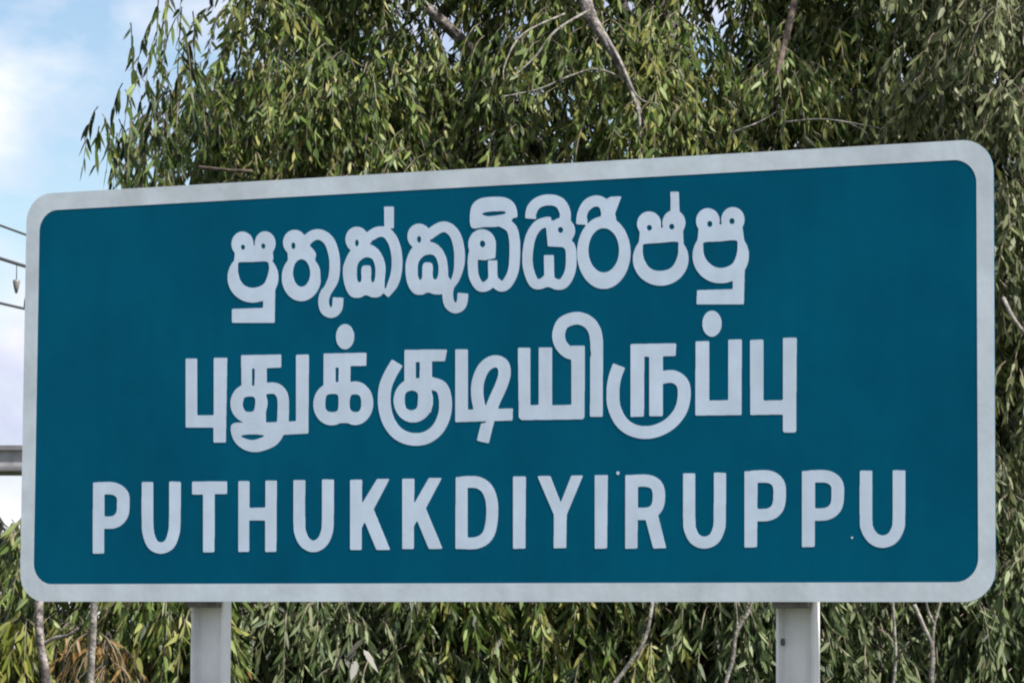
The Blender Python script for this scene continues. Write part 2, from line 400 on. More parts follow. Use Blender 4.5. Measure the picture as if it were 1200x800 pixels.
def clumps(n, u0, u1, z0, z1, front, dmean, dmax, keep, per=(9, 16), size=.17):
    """clusters of sprays, each a leafy bunch of its own with air between it and the next"""
    u = rng.uniform(u0, u1, n); z = rng.uniform(z0, z1, n)
    f = front(u, z); d = f + rng.exponential(dmean, n)
    ok = d < f + dmax(z)
    ok &= keep(u, d, z)
    u, d, z, f = u[ok], d[ok], z[ok], f[ok]
    k = rng.integers(per[0], per[1], len(u)); idx = np.repeat(np.arange(len(u)), k); m_ = len(idx)
    sz = rng.uniform(.7, 1.35, len(u))[idx]*size
    v = rng.normal(0, 1, (m_, 3)); v /= np.linalg.norm(v, axis=1, keepdims=True); v *= rng.random((m_, 1))**.45
    cu = u[idx] + v[:, 0]*sz; cd = d[idx] + v[:, 1]*sz; cz = z[idx] + np.abs(v[:, 2])*sz*.75
    out = np.outer(v[:, 0], np.array(RGT)) + np.outer(v[:, 1], np.array(FWD)); out += rng.normal(0, .25, out.shape); out[:, 2] = 0
    out /= np.linalg.norm(out, axis=1, keepdims=True) + 1e-6
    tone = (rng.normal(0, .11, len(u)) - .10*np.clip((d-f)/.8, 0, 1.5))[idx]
    return to_world(cu, cd, cz), out, tone
def keep1(u, d, z):
    px = 600 + u/d*FPX; py = 754 - (z-CAM.z)/d*FPX
    left = 208 + 14*np.sin(py*.045) + 10*np.sin(py*.11+1) + np.where(py < 105, 34, 0)
    ok = px > left
    ok &= ~((((px-225)/45)**2 + ((py-45)/50)**2 < 1) & (rng.random(len(u)) < .9))
    for hx, hy, hr_ in ((490, 30, 34), (665, 35, 26), (765, 0, 34), (835, 5, 38), (1035, -10, 30)):
        ok &= ~((((px-hx)/hr_)**2 + ((py-hy+20)/(hr_*1.4))**2 < 1) & (rng.random(len(u)) < .93))
    return ok
front1 = lambda u, z: 12.45 + .42*lump(u, z, 3) + .38*np.maximum(0, z-2.8)
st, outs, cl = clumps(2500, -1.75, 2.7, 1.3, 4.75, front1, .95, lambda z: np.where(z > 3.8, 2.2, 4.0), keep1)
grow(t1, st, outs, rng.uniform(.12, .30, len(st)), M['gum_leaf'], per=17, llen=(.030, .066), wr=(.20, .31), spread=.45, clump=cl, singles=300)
# wisps standing out against the sky at the left
ws = []
for px, py, L_ in ((205, 5, .3), (190, -20, .32), (178, 0, .25), (172, 40, .2), (182, 70, .22), (165, 95, .2), (205, 60, .25), (212, 100, .2), (150, 100, .25), (145, 118, .24), (160, 110, .3), (135, 140, .22), (120, 138, .2), (108, 145, .14), (152, 150, .25), (140, 170, .2), (128, 150, .25), (165, 140, .3), (170, 160, .3), (175, 170, .25), (150, 190, .2), (185, 130, .3), (195, 120, .3), (190, 150, .3), (200, 160, .3), (225, 20, .3), (222, 70, .25)):
    dd = 12.4 + random.uniform(-.2, .5)
    ws.append(((px-600)/FPX*dd, dd, CAM.z + (754-py)/FPX*dd, L_))
ws = np.array(ws); w3 = np.concatenate([to_world(ws[:, 0]+rng.normal(0, .02, len(ws)), ws[:, 1]+rng.normal(0, .1, len(ws)), ws[:, 2]+rng.normal(0, .02, len(ws))) for _ in range(2)])
az = rng.uniform(0, 2*np.pi, len(w3)); oo = np.stack([np.cos(az), np.sin(az), np.zeros(len(w3))], 1)*.6 - np.array(RGT)*.1
grow(t1, w3, oo, np.concatenate([ws[:, 3]]*2), M['gum_leaf'], per=11, singles=0, name='outer_foliage', tone_mid=.38)

# pale dead boughs that show between the leaves
def P(px, py, dd): return site((px-600)/FPX*dd, dd, CAM.z + (754-py)/FPX*dd)
limb(t1, [P(672, -60, 12.72), P(688, 5, 12.57), P(712, 48, 12.47), P(735, 90, 12.42), P(758, 150, 12.50)], .028, .004, M['bark_pale'], 'bough')
limb(t1, [P(700, 22, 12.52), P(724, 62, 12.42), P(746, 108, 12.37), P(772, 118, 12.32)], 0.0074, 0.0030, M['dead_twig'], 'dead_branch', 6)
limb(t1, [P(735, 90, 12.42), P(748, 128, 12.32), P(750, 160, 12.32)], 0.0074, 0.0042, M['dead_twig'], 'dead_branch', 6)
limb(t1, [P(690, 5, 12.52), P(650, 30, 12.42), P(625, 62, 12.37), P(600, 85, 12.32)], 0.0056, 0.0024, M['dead_twig'], 'dead_branch', 6)
limb(t1, [P(660, 10, 12.52), P(610, 35, 12.42), P(590, 70, 12.37), P(588, 90, 12.32)], 0.0043, 0.0018, M['dead_twig'], 'dead_branch', 6)
limb(t1, [P(735, 90, 12.42), P(700, 76, 12.42), P(665, 85, 12.42), P(630, 100, 12.37), P(585, 110, 12.32)], 0.0050, 0.0024, M['dead_twig'], 'dead_branch', 6)
limb(t1, [P(940, -40, 12.72), P(922, 40, 12.52), P(912, 85, 12.42), P(908, 145, 12.60)], .015, .006, M['bark'], 'bough')
limb(t1, [P(920, 138, 12.22), P(965, 134, 12.17), P(1010, 140, 12.17), P(1060, 150, 12.22)], 0.0037, 0.0018, M['dead_twig'], 'dead_branch', 6)
limb(t1, [P(1000, 140, 12.20), P(1015, 148, 12.17), P(1022, 160, 12.17)], 0.0025, 0.0012, M['dead_twig'], 'dead_branch', 6)
limb(t1, [P(860, 150, 12.22), P(890, 138, 12.27), P(912, 125, 12.37)], 0.0037, 0.0018, M['dead_twig'], 'dead_branch', 6)
limb(t1, [P(230, 196, 12.52), P(262, 199, 12.42), P(292, 200, 12.42)], .008, .006, M['bark'], 'dead_branch', 6)

# ------------------------------------------------------------------ dark trees further back that close the view
for lab, u0, u1, zt, sd_ in (('dark leafy tree seen through the gaps left of the pale bough', -1.55, .5, 3.9, 31), ('dark leafy tree seen through the gaps right of the pale bough', .3, 3.0, 3.95, 37)):
    uc = (u0+u1)/2; tb = empty('background_tree', site(uc, 17.4, 0)); tag(tb, lab, 'tree')
    limb(tb, [site(uc, 17.4, -.1), site(uc+.1, 17.4, 1.2), site(uc+.05, 17.3, 2.4), site(uc, 17.3, 3.4)], .13, .04, M['bark'], 'trunk', 10)
    for s_ in (-1, 1): limb(tb, [site(uc+.08, 17.4, 1.5), site(uc+s_*.4, 17.1, 2.2), site(uc+s_*.8, 16.9, 2.8)], .05, .012, M['bark'])
    st, outs, cl = clumps(330, u0, u1, .5, zt, lambda u, z: 16.5 + .4*lump(u, z, sd_), .5, lambda z: 2.0 + 0*z, lambda u, d, z: z < 3.75 + .5*lump(u*1.2, u*.4, sd_), (7, 11), .24)
    grow(tb, st, outs, rng.uniform(.2, .4, len(st)), M['dark_leaf'], per=11, llen=(.08, .13), wr=(.26, .36), spread=.5, clump=cl, singles=0, tone_mid=.4)

# ------------------------------------------------------------------ second tree at the right
t2 = empty('olive_leaved_tree', site(3.2, 13.4, 0))
tag(t2, 'olive green leafy tree standing past the right edge of the sign', 'tree')
limb(t2, [site(3.2, 13.4, -.1), site(3.1, 13.4, 1.2), site(2.9, 13.3, 2.6), site(2.8, 13.2, 4.4)], .14, .05, M['bark'], 'trunk', 12)
for L_ in ([(3.1, 13.4, 1.3), (2.5, 12.6, 2.1), (1.9, 12.1, 2.6)], [(2.95, 13.3, 2.3), (2.3, 12.6, 3.1), (1.7, 12.2, 3.6)], [(3.15, 13.4, .9), (2.5, 12.5, 1.4), (1.8, 12.0, 1.7)]):
    limb(t2, [site(*p) for p in L_], .05, .012, M['bark'])
keep2 = lambda u, d, z: u > 1.36 + .14*lump(z*1.2, z*.3, 5)
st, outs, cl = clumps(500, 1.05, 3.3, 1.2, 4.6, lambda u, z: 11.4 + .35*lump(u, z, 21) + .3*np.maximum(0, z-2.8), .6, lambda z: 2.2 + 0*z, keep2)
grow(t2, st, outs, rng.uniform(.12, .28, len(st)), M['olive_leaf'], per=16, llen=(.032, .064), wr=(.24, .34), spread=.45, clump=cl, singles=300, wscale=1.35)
limb(t2, [P(1178, 345, 10.9), P(1192, 372, 10.85), P(1215, 402, 10.9)], .007, .005, M['dead_twig'], 'dead_branch', 6)

# ------------------------------------------------------------------ shrubs below and beside the sign
def shrub(name, label, cat, px0, px1, dd, ztop, m, n, per=20, llen=(.07, .12), wr=(.12, .2), singles=80, tone_mid=.5, spread=.45, droop=.9, zlo=1.0, dth=.7, tone_sd=.27, stems=6, stem_m='twig', group=None):
    uc = ((px0+px1)/2-600)/FPX*dd; hw_ = (px1-px0)/2/FPX*dd
    r = empty(name, site(uc, dd+dth*.5, 0)); tag(r, label, cat, group)
    for _ in range(stems):
        a = random.uniform(-.8, .8)*hw_; b = random.uniform(.1, .9)*dth; zt = ztop*random.uniform(.75, .97)
        limb(r, [site(uc+a*.25, dd+dth*.5, -.05), site(uc+a*.6, dd+dth*.3+b*.3, zt*.5), site(uc+a, dd+b, zt)], .014, .005, M[stem_m], 'stem', 6)
    fr = lambda u, z: dd + .16*lump(u*1.6, z*1.4, int(abs(px0))+3)
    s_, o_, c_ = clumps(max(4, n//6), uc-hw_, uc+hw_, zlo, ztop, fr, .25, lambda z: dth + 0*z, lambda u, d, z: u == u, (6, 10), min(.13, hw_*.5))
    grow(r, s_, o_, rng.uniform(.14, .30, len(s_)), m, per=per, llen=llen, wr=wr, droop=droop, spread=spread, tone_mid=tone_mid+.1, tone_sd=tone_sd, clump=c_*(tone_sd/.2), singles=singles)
    return r
shrub('shrub', 'yellow green drooping shrub at the lower left corner of the sign', 'shrub', -160, 40, 10.6, 1.62, M['yellow_leaf'], 420, llen=(.055, .10), wr=(.11, .18), singles=120)
sb = shrub('shrub', 'greyish twiggy bush behind the yellow green shrub at far left', 'shrub', -220, 60, 15.5, 2.15, M['grey_leaf'], 500, llen=(.05, .09), wr=(.2, .34), singles=80, zlo=.6, stems=14, stem_m='bark')
shrub('shrub', 'patch of orange dry drooping leaves under the left end of the sign', 'shrub', 84, 134, 10.42, 1.64, M['dry_leaf'], 20, zlo=1.45, per=6, llen=(.035, .065), stems=3, wr=(.12, .18), singles=60, tone_sd=.25, dth=.3)
shrub('shrub', 'bright green shrub between the dry leaves and the left post', 'shrub', 40, 235, 10.7, 1.95, M['gum_leaf'], 700, llen=(.042, .082), wr=(.14, .21), singles=120, tone_mid=.55)
shrub('shrub', 'dark leafy shrub just right of the left post', 'shrub', 215, 540, 10.9, 2.0, M['dark_leaf'], 900, llen=(.04, .075), wr=(.16, .24), singles=150, tone_mid=.61, tone_sd=.28)
shrub('shrub', 'green narrow-leaved shrub below the middle of the sign', 'shrub', 500, 770, 10.8, 1.95, M['gum_leaf'], 800, llen=(.04, .075), wr=(.18, .26), singles=150, tone_mid=.47)
shrub('shrub', 'dark green shrub with bare twigs left of the right post', 'shrub', 730, 930, 10.9, 1.95, M['dark_leaf'], 640, llen=(.038, .07), wr=(.18, .26), singles=120, tone_mid=.45)
s8 = shrub('shrub', 'dense green shrub right of the right post', 'shrub', 900, 1270, 11.0, 2.0, M['dark_leaf'], 1000, llen=(.038, .068), wr=(.18, .28), singles=150, tone_mid=.52)

# bare twigs, slender stems
def twig(label, pts, r0, r1, m, forks=()):
    r = empty('bare_twig', Vector((pts[0].x, pts[0].y, 0))); tag(r, label, 'twig')
    g0 = Vector((pts[0].x, pts[0].y, -.05))
    limb(r, [g0, g0.lerp(pts[0], .6), g0.lerp(pts[0], .9)] + pts, r0, r1, m, 'stem', 7, .03)
    for f in forks: limb(r, f, min(r1*.9, .006), min(r1*.5, .004), m, 'side_twig', 6)
    return r
twig('curved pale bare twig under the middle right of the sign', [P(715, 815, 10.4), P(733, 785, 10.4), P(756, 750, 10.4), P(765, 712, 10.4), P(766, 690, 10.45)], .008, .005, M['dead_twig'])
twig('forked pale bare twig to the right of the right post', [P(1092, 830, 10.5), P(1092, 790, 10.5), P(1093, 755, 10.5), P(1085, 735, 10.5), P(1072, 705, 10.5)], .010, .006, M['dead_twig'],
     [[P(1093, 755, 10.5), P(1095, 730, 10.5), P(1100, 712, 10.5), P(1106, 690, 10.5)], [P(1095, 728, 10.5), P(1088, 712, 10.5), P(1085, 695, 10.5)]])
twig('straight thin bare twig between the right post and the forked twig', [P(1046, 815, 10.45), P(1050, 770, 10.45), P(1049, 735, 10.45), P(1046, 690, 10.45)], .006, .004, M['dead_twig'], [[P(1050, 770, 10.45), P(1060, 755, 10.4), P(1066, 748, 10.4)]])
twig('wavy grey bare twig close to the left side of the right post', [P(848, 815, 10.5), P(860, 770, 10.5), P(864, 740, 10.5), P(878, 715, 10.5), P(885, 690, 10.5)], .008, .005, M['dead_twig'], [[P(864, 745, 10.5), P(865, 725, 10.5), P(862, 690, 10.5)]])
twig('pale slender stem below the lower left corner of the sign', [P(60, 830, 10.2), P(58, 790, 10.2), P(50, 745, 10.2), P(50, 690, 10.25)], 0.017, .012, M['bark_pale'], [[P(52, 760, 10.2), P(68, 750, 10.18), P(84, 747, 10.16), P(95, 738, 10.15)]])
twig('short pale stem under the sign beside the dry leaves', [P(110, 830, 10.3), P(112, 760, 10.3), P(113, 735, 10.3), P(113, 690, 10.3)], .012, .010, M['dead_twig'])
dl = empty('dead_leaf_clump', Vector((P(418, 756, 10.3).x, P(418, 756, 10.3).y, P(418, 756, 10.3).z)))
tag(dl, 'pale curled dead leaves caught in the dark shrub right of the left post', 'dead leaves')
M['pale_dead'] = leaf_mat('pale_dead_leaf', [(0, (.08, .08, .07)), (1, (.16, .155, .14))], .2)
for k in range(9):
    me = mesh_from('leaf', leaf_shape(random.uniform(.2, .34), random.uniform(-.2, .2)), [tuple(map(int, t)) for t in TRI], True); tone_attr(me, [random.random()]*len(TV)); me.materials.append(M['pale_dead'])
    o = link('leaf', me, None, dl); o.location = RGT*random.uniform(-.04, .04) + FWD*random.uniform(-.02, .05) + UP*random.uniform(-.06, .02); o.scale = (random.uniform(.05, .085),)*3
    o.rotation_euler = (random.uniform(-.7, .7), random.uniform(-.7, .7), random.uniform(0, 6.28))

# lettering outlines in the sign plane, tenths of a millimetre from the middle of its lower edge
LETTERS = [
[[-5520,8484,-5568,8472,-5610,8452,-5665,8407,-5687,8382,-5708,8346,-5725,8304,-5735,8257,-5736,8184,-5740,8174,-5750,8169,-5762,8169,-5774,8180,-5779,8244,-5791,8291,-5808,8334,-5838,8383,-5877,8427,-5910,8451,-5952,8476,-6001,8494,-6049,8505,-6091,8507,-6145,8499,-6193,8483,-6231,8463,-6285,8418,-6317,8378,-6336,8336,-6348,8300,-6356,8258,-6355,8211,-6348,8168,-6333,8125,-6316,8088,-6267,8023,-6262,7996,-6279,7849,-6288,7834,-6317,7804,-6350,7763,-6395,7691,-6429,7608,-6447,7525,-6446,7404,-6438,7356,-6419,7287,-6382,7207,-6360,7169,-6333,7131,-6302,7093,-6245,7036,-6190,6994,-6129,6955,-6099,6938,-6038,6910,-5966,6884,-5912,6870,-5797,6852,-5725,6850,-5636,6858,-5510,6883,-5504,6881,-5498,6875,-5495,6849,-5494,6739,-5502,6726,-5514,6722,-5580,6719,-5706,6723,-5753,6720,-5880,6724,-5928,6721,-6054,6724,-6096,6721,-6228,6725,-6301,6722,-6313,6718,-6319,6710,-6321,6695,-6318,6432,-6314,6415,-6302,6405,-6272,6402,-5229,6367,-5205,6368,-5199,6371,-5192,6379,-5190,6399,-5193,6598,-5188,6645,-5191,6911,-5186,6963,-5187,7115,-5180,7135,-5144,7207,-5125,7258,-5108,7341,-5107,7404,-5110,7467,-5117,7504,-5130,7556,-5149,7604,-5167,7642,-5198,7695,-5242,7754,-5271,7787,-5276,7798,-5272,7807,-5253,7812,-5243,7823,-5260,7991,-5256,8003,-5220,8062,-5205,8098,-5191,8176,-5192,8208,-5204,8271,-5221,8314,-5252,8367,-5296,8417,-5352,8454,-5382,8468,-5412,8478,-5442,8483],[-5520,8206,-5498,8205,-5486,8199,-5474,8190,-5462,8172,-5454,8146,-5457,8125,-5467,8104,-5485,8089,-5509,8084,-5527,8086,-5545,8097,-5561,8119,-5566,8140,-5565,8166,-5555,8187,-5540,8200],[-6060,8203,-6039,8202,-6019,8191,-6002,8173,-5994,8148,-5994,8127,-6002,8106,-6019,8090,-6043,8081,-6067,8085,-6085,8097,-6100,8116,-6106,8137,-6106,8158,-6098,8179,-6081,8195],[-5550,7793,-5523,7795,-5463,7792,-5421,7784,-5397,7777,-5379,7766,-5369,7754,-5358,7707,-5351,7654,-5350,7628,-5357,7576,-5364,7540,-5386,7462,-5413,7385,-5439,7331,-5466,7292,-5515,7252,-5581,7222,-5664,7200,-5742,7191,-5808,7193,-5886,7210,-5971,7242,-6026,7277,-6062,7309,-6094,7353,-6131,7423,-6162,7508,-6177,7577,-6182,7646,-6179,7677,-6179,7761,-6170,7782,-6159,7789,-6141,7795,-6081,7802,-5780,7790,-5732,7793,-5672,7791,-5636,7794]],
[[-4139,8472,-4198,8464,-4245,8453,-4274,8442,-4310,8428,-4345,8409,-4420,8359,-4433,8355,-4445,8360,-4487,8401,-4518,8426,-4544,8443,-4588,8464,-4618,8474,-4648,8481,-4719,8484,-4743,8483,-4802,8470,-4856,8446,-4898,8417,-4939,8371,-4962,8336,-4985,8274,-4992,8227,-4991,8185,-4981,8133,-4955,8069,-4926,8026,-4875,7971,-4867,7956,-4857,7809,-4860,7793,-4865,7783,-4912,7728,-4954,7661,-4982,7594,-4999,7538,-5011,7475,-5012,7449,-5010,7334,-4997,7266,-4977,7203,-4944,7128,-4910,7075,-4873,7026,-4825,6975,-4771,6934,-4717,6900,-4657,6872,-4604,6855,-4527,6840,-4467,6838,-4408,6844,-4349,6856,-4279,6882,-4214,6918,-4168,6954,-4126,6994,-4082,7049,-4042,7120,-4017,7187,-3999,7259,-4003,7290,-4005,7347,-4010,7384,-4012,7452,-4017,7478,-4020,7519,-4033,7572,-4069,7646,-4097,7689,-4144,7748,-4149,7759,-4150,7780,-4127,7883,-4126,7893,-4130,7909,-4144,7935,-4174,7978,-4213,8022,-4276,8082,-4287,8098,-4289,8113,-4286,8124,-4278,8134,-4251,8153,-4230,8173,-4177,8208,-4142,8222,-4100,8231,-4077,8230,-4029,8219,-3990,8199,-3940,8162,-3893,8108,-3862,8053,-3832,7974,-3800,7864,-3780,7764,-3773,7702,-3772,7562,-3776,7531,-3777,7489,-3789,7412,-3801,7355,-3818,7309,-3838,7274,-3863,7217,-3893,7167,-3926,7121,-3962,7097,-3970,7087,-4013,7010,-4031,6964,-4051,6872,-4055,6809,-4049,6747,-4031,6668,-4006,6605,-3969,6547,-3923,6504,-3891,6482,-3867,6470,-3832,6454,-3785,6438,-3720,6427,-3661,6432,-3621,6441,-3568,6463,-3531,6485,-3487,6524,-3464,6553,-3438,6601,-3428,6637,-3416,6698,-3415,6735,-3411,6765,-3410,6859,-3415,6871,-3426,6876,-3491,6885,-3573,6888,-3620,6895,-3655,6896,-3673,6892,-3680,6879,-3681,6811,-3685,6786,-3686,6744,-3693,6703,-3703,6683,-3717,6674,-3729,6674,-3741,6678,-3756,6695,-3771,6732,-3779,6774,-3780,6825,-3774,6867,-3750,6928,-3721,6984,-3608,7135,-3592,7160,-3556,7226,-3542,7267,-3529,7313,-3513,7401,-3501,7520,-3504,7732,-3518,7826,-3530,7884,-3546,7952,-3574,8041,-3596,8099,-3622,8157,-3641,8192,-3668,8232,-3689,8260,-3724,8299,-3784,8354,-3819,8380,-3885,8419,-3932,8440,-3973,8454,-4044,8469,-4109,8473],[-4732,8195,-4708,8194,-4698,8189,-4686,8179,-4671,8156,-4665,8130,-4665,8093,-4675,8067,-4684,8056,-4696,8048,-4720,8042,-4738,8047,-4756,8061,-4768,8082,-4776,8113,-4775,8140,-4764,8170,-4751,8186],[-4528,7800,-4509,7802,-4485,7800,-4444,7788,-4402,7765,-4358,7726,-4335,7693,-4303,7635,-4287,7587,-4272,7514,-4271,7431,-4283,7369,-4299,7317,-4325,7269,-4358,7226,-4395,7196,-4436,7176,-4489,7167,-4537,7175,-4572,7190,-4616,7220,-4650,7259,-4682,7311,-4701,7354,-4718,7417,-4727,7480,-4727,7511,-4715,7594,-4700,7646,-4678,7692,-4652,7727,-4617,7762,-4574,7788]],
[[-2368,8907,-2380,8898,-2383,8881,-2376,8819,-2374,8555,-2367,8503,-2368,8472,-2376,8462,-2387,8460,-2503,8464,-2550,8459,-2607,8448,-2636,8439,-2689,8418,-2804,8352,-2822,8348,-2833,8353,-2875,8399,-2910,8426,-2939,8445,-2974,8462,-3004,8472,-3033,8479,-3103,8482,-3126,8481,-3161,8474,-3196,8463,-3225,8449,-3256,8430,-3286,8405,-3301,8389,-3324,8357,-3344,8320,-3358,8274,-3366,8232,-3365,8175,-3353,8123,-3336,8081,-3311,8038,-3286,8006,-3238,7963,-3233,7952,-3237,7939,-3295,7861,-3330,7801,-3375,7704,-3410,7612,-3416,7587,-3423,7540,-3421,7421,-3414,7353,-3395,7244,-3375,7171,-3347,7092,-3322,7039,-3285,6980,-3249,6937,-3214,6906,-3190,6892,-3167,6881,-3138,6872,-3097,6864,-2992,6861,-2940,6874,-2864,6907,-2835,6913,-2818,6914,-2800,6912,-2771,6903,-2713,6877,-2672,6863,-2637,6857,-2544,6854,-2504,6861,-2469,6872,-2433,6893,-2383,6937,-2372,6939,-2358,6931,-2313,6891,-2267,6854,-2255,6850,-2249,6850,-2238,6856,-2163,6922,-2083,7003,-2046,7048,-2019,7088,-1979,7174,-1958,7230,-1940,7296,-1919,7408,-1907,7500,-1907,7551,-1902,7587,-1903,7659,-1908,7690,-1909,7736,-1916,7793,-1929,7871,-1942,7933,-1968,8027,-1996,8100,-2031,8173,-2060,8221,-2094,8269,-2134,8317,-2166,8350,-2209,8388,-2214,8398,-2201,8404,-2143,8405,-2135,8410,-2130,8420,-2135,8879,-2143,8893,-2160,8898,-2345,8908],[-2474,8224,-2448,8226,-2419,8223,-2390,8214,-2367,8200,-2344,8179,-2320,8150,-2272,8081,-2237,8008,-2220,7955,-2201,7882,-2188,7815,-2175,7722,-2173,7547,-2184,7449,-2206,7342,-2218,7302,-2253,7215,-2301,7083,-2320,7048,-2332,7040,-2338,7041,-2344,7047,-2352,7075,-2354,7219,-2333,7430,-2334,7527,-2349,7621,-2375,7704,-2405,7773,-2435,7825,-2486,7898,-2524,7943,-2556,7971,-2616,8014,-2685,8049,-2727,8065,-2736,8070,-2739,8076,-2734,8086,-2696,8115,-2680,8145,-2668,8155,-2651,8162,-2616,8170,-2564,8198,-2530,8212,-2506,8219],[-3087,8184,-3076,8187,-3065,8187,-3047,8178,-3031,8156,-3022,8129,-3021,8093,-3028,8067,-3045,8042,-3063,8034,-3081,8036,-3098,8048,-3111,8066,-3118,8087,-3120,8118,-3117,8149,-3105,8169],[-2835,7775,-2804,7776,-2763,7772,-2722,7760,-2687,7743,-2664,7723,-2646,7700,-2616,7637,-2597,7569,-2584,7476,-2588,7352,-2594,7301,-2606,7245,-2624,7214,-2635,7204,-2647,7199,-2664,7200,-2676,7206,-2688,7220,-2695,7238,-2703,7290,-2703,7351,-2698,7392,-2701,7496,-2708,7532,-2720,7558,-2742,7580,-2761,7588,-2872,7592,-2901,7585,-2924,7568,-2932,7557,-2940,7536,-2948,7485,-2948,7402,-2942,7361,-2941,7288,-2950,7242,-2959,7227,-2972,7217,-2984,7212,-3002,7212,-3019,7219,-3032,7230,-3044,7246,-3053,7267,-3062,7304,-3065,7350,-3070,7381,-3071,7469,-3067,7500,-3066,7536,-3060,7572,-3042,7628,-3027,7654,-3002,7684,-2966,7715,-2926,7743,-2903,7755,-2874,7767]],
[[-893,8501,-956,8494,-1024,8475,-1087,8449,-1142,8420,-1229,8368,-1246,8363,-1260,8369,-1287,8397,-1327,8428,-1379,8457,-1413,8469,-1448,8477,-1517,8481,-1545,8479,-1585,8469,-1643,8445,-1668,8428,-1700,8401,-1731,8364,-1751,8329,-1774,8264,-1777,8207,-1773,8150,-1751,8088,-1732,8051,-1704,8014,-1651,7965,-1645,7955,-1649,7945,-1684,7906,-1707,7875,-1742,7815,-1774,7742,-1804,7653,-1815,7597,-1820,7546,-1820,7443,-1813,7345,-1800,7263,-1782,7185,-1769,7144,-1732,7060,-1698,7007,-1669,6970,-1628,6931,-1604,6912,-1577,6897,-1548,6887,-1508,6877,-1485,6874,-1404,6871,-1381,6873,-1353,6881,-1285,6911,-1262,6916,-1245,6916,-1205,6911,-1119,6878,-1061,6865,-953,6860,-902,6867,-890,6864,-885,6860,-882,6849,-881,6803,-874,6747,-855,6665,-827,6597,-793,6550,-762,6518,-723,6487,-688,6464,-648,6445,-608,6431,-557,6423,-500,6427,-455,6436,-393,6462,-342,6497,-310,6533,-290,6563,-268,6618,-257,6663,-246,6749,-241,6831,-245,6846,-255,6853,-277,6859,-317,6862,-476,6882,-487,6881,-496,6876,-501,6866,-506,6835,-507,6790,-513,6739,-523,6688,-528,6678,-536,6669,-553,6665,-565,6670,-578,6680,-588,6691,-596,6706,-611,6763,-619,6824,-620,6875,-614,6926,-599,6981,-578,7016,-533,7066,-494,7115,-465,7160,-427,7240,-392,7325,-356,7436,-338,7532,-332,7582,-331,7633,-326,7674,-334,7792,-346,7884,-383,8044,-412,8132,-427,8168,-452,8220,-481,8267,-531,8331,-602,8397,-643,8428,-693,8457,-756,8483,-796,8493,-836,8501],[-886,8260,-840,8260,-811,8250,-754,8210,-713,8165,-683,8118,-653,8045,-626,7952,-607,7864,-594,7751,-594,7609,-592,7501,-597,7461,-597,7420,-615,7329,-637,7258,-662,7198,-671,7187,-683,7182,-693,7184,-700,7189,-717,7221,-735,7237,-741,7247,-749,7288,-750,7385,-755,7421,-757,7467,-764,7529,-776,7596,-793,7663,-805,7699,-852,7798,-896,7866,-921,7898,-996,7968,-1031,7992,-1077,8018,-1129,8039,-1198,8057,-1208,8064,-1210,8069,-1202,8100,-1192,8111,-1170,8113,-1158,8116,-1044,8186,-965,8230,-925,8248],[-1494,8200,-1474,8198,-1462,8193,-1451,8184,-1439,8167,-1431,8140,-1431,8105,-1438,8079,-1455,8058,-1467,8051,-1478,8049,-1501,8054,-1518,8067,-1530,8088,-1538,8120,-1537,8145,-1526,8175,-1514,8191],[-1227,7773,-1201,7774,-1149,7765,-1121,7755,-1098,7742,-1075,7722,-1057,7699,-1039,7668,-1020,7626,-993,7538,-984,7487,-984,7374,-995,7298,-1011,7247,-1030,7217,-1042,7208,-1053,7203,-1070,7202,-1087,7206,-1103,7215,-1114,7226,-1127,7247,-1136,7278,-1137,7370,-1132,7411,-1133,7472,-1141,7524,-1152,7555,-1170,7576,-1205,7592,-1234,7596,-1302,7598,-1331,7593,-1348,7585,-1366,7569,-1379,7549,-1388,7518,-1395,7477,-1394,7298,-1400,7257,-1412,7227,-1425,7212,-1436,7208,-1453,7210,-1471,7224,-1491,7256,-1506,7303,-1514,7359,-1515,7487,-1509,7549,-1494,7599,-1470,7645,-1457,7662,-1435,7686,-1384,7728,-1349,7748,-1321,7759,-1269,7770]],
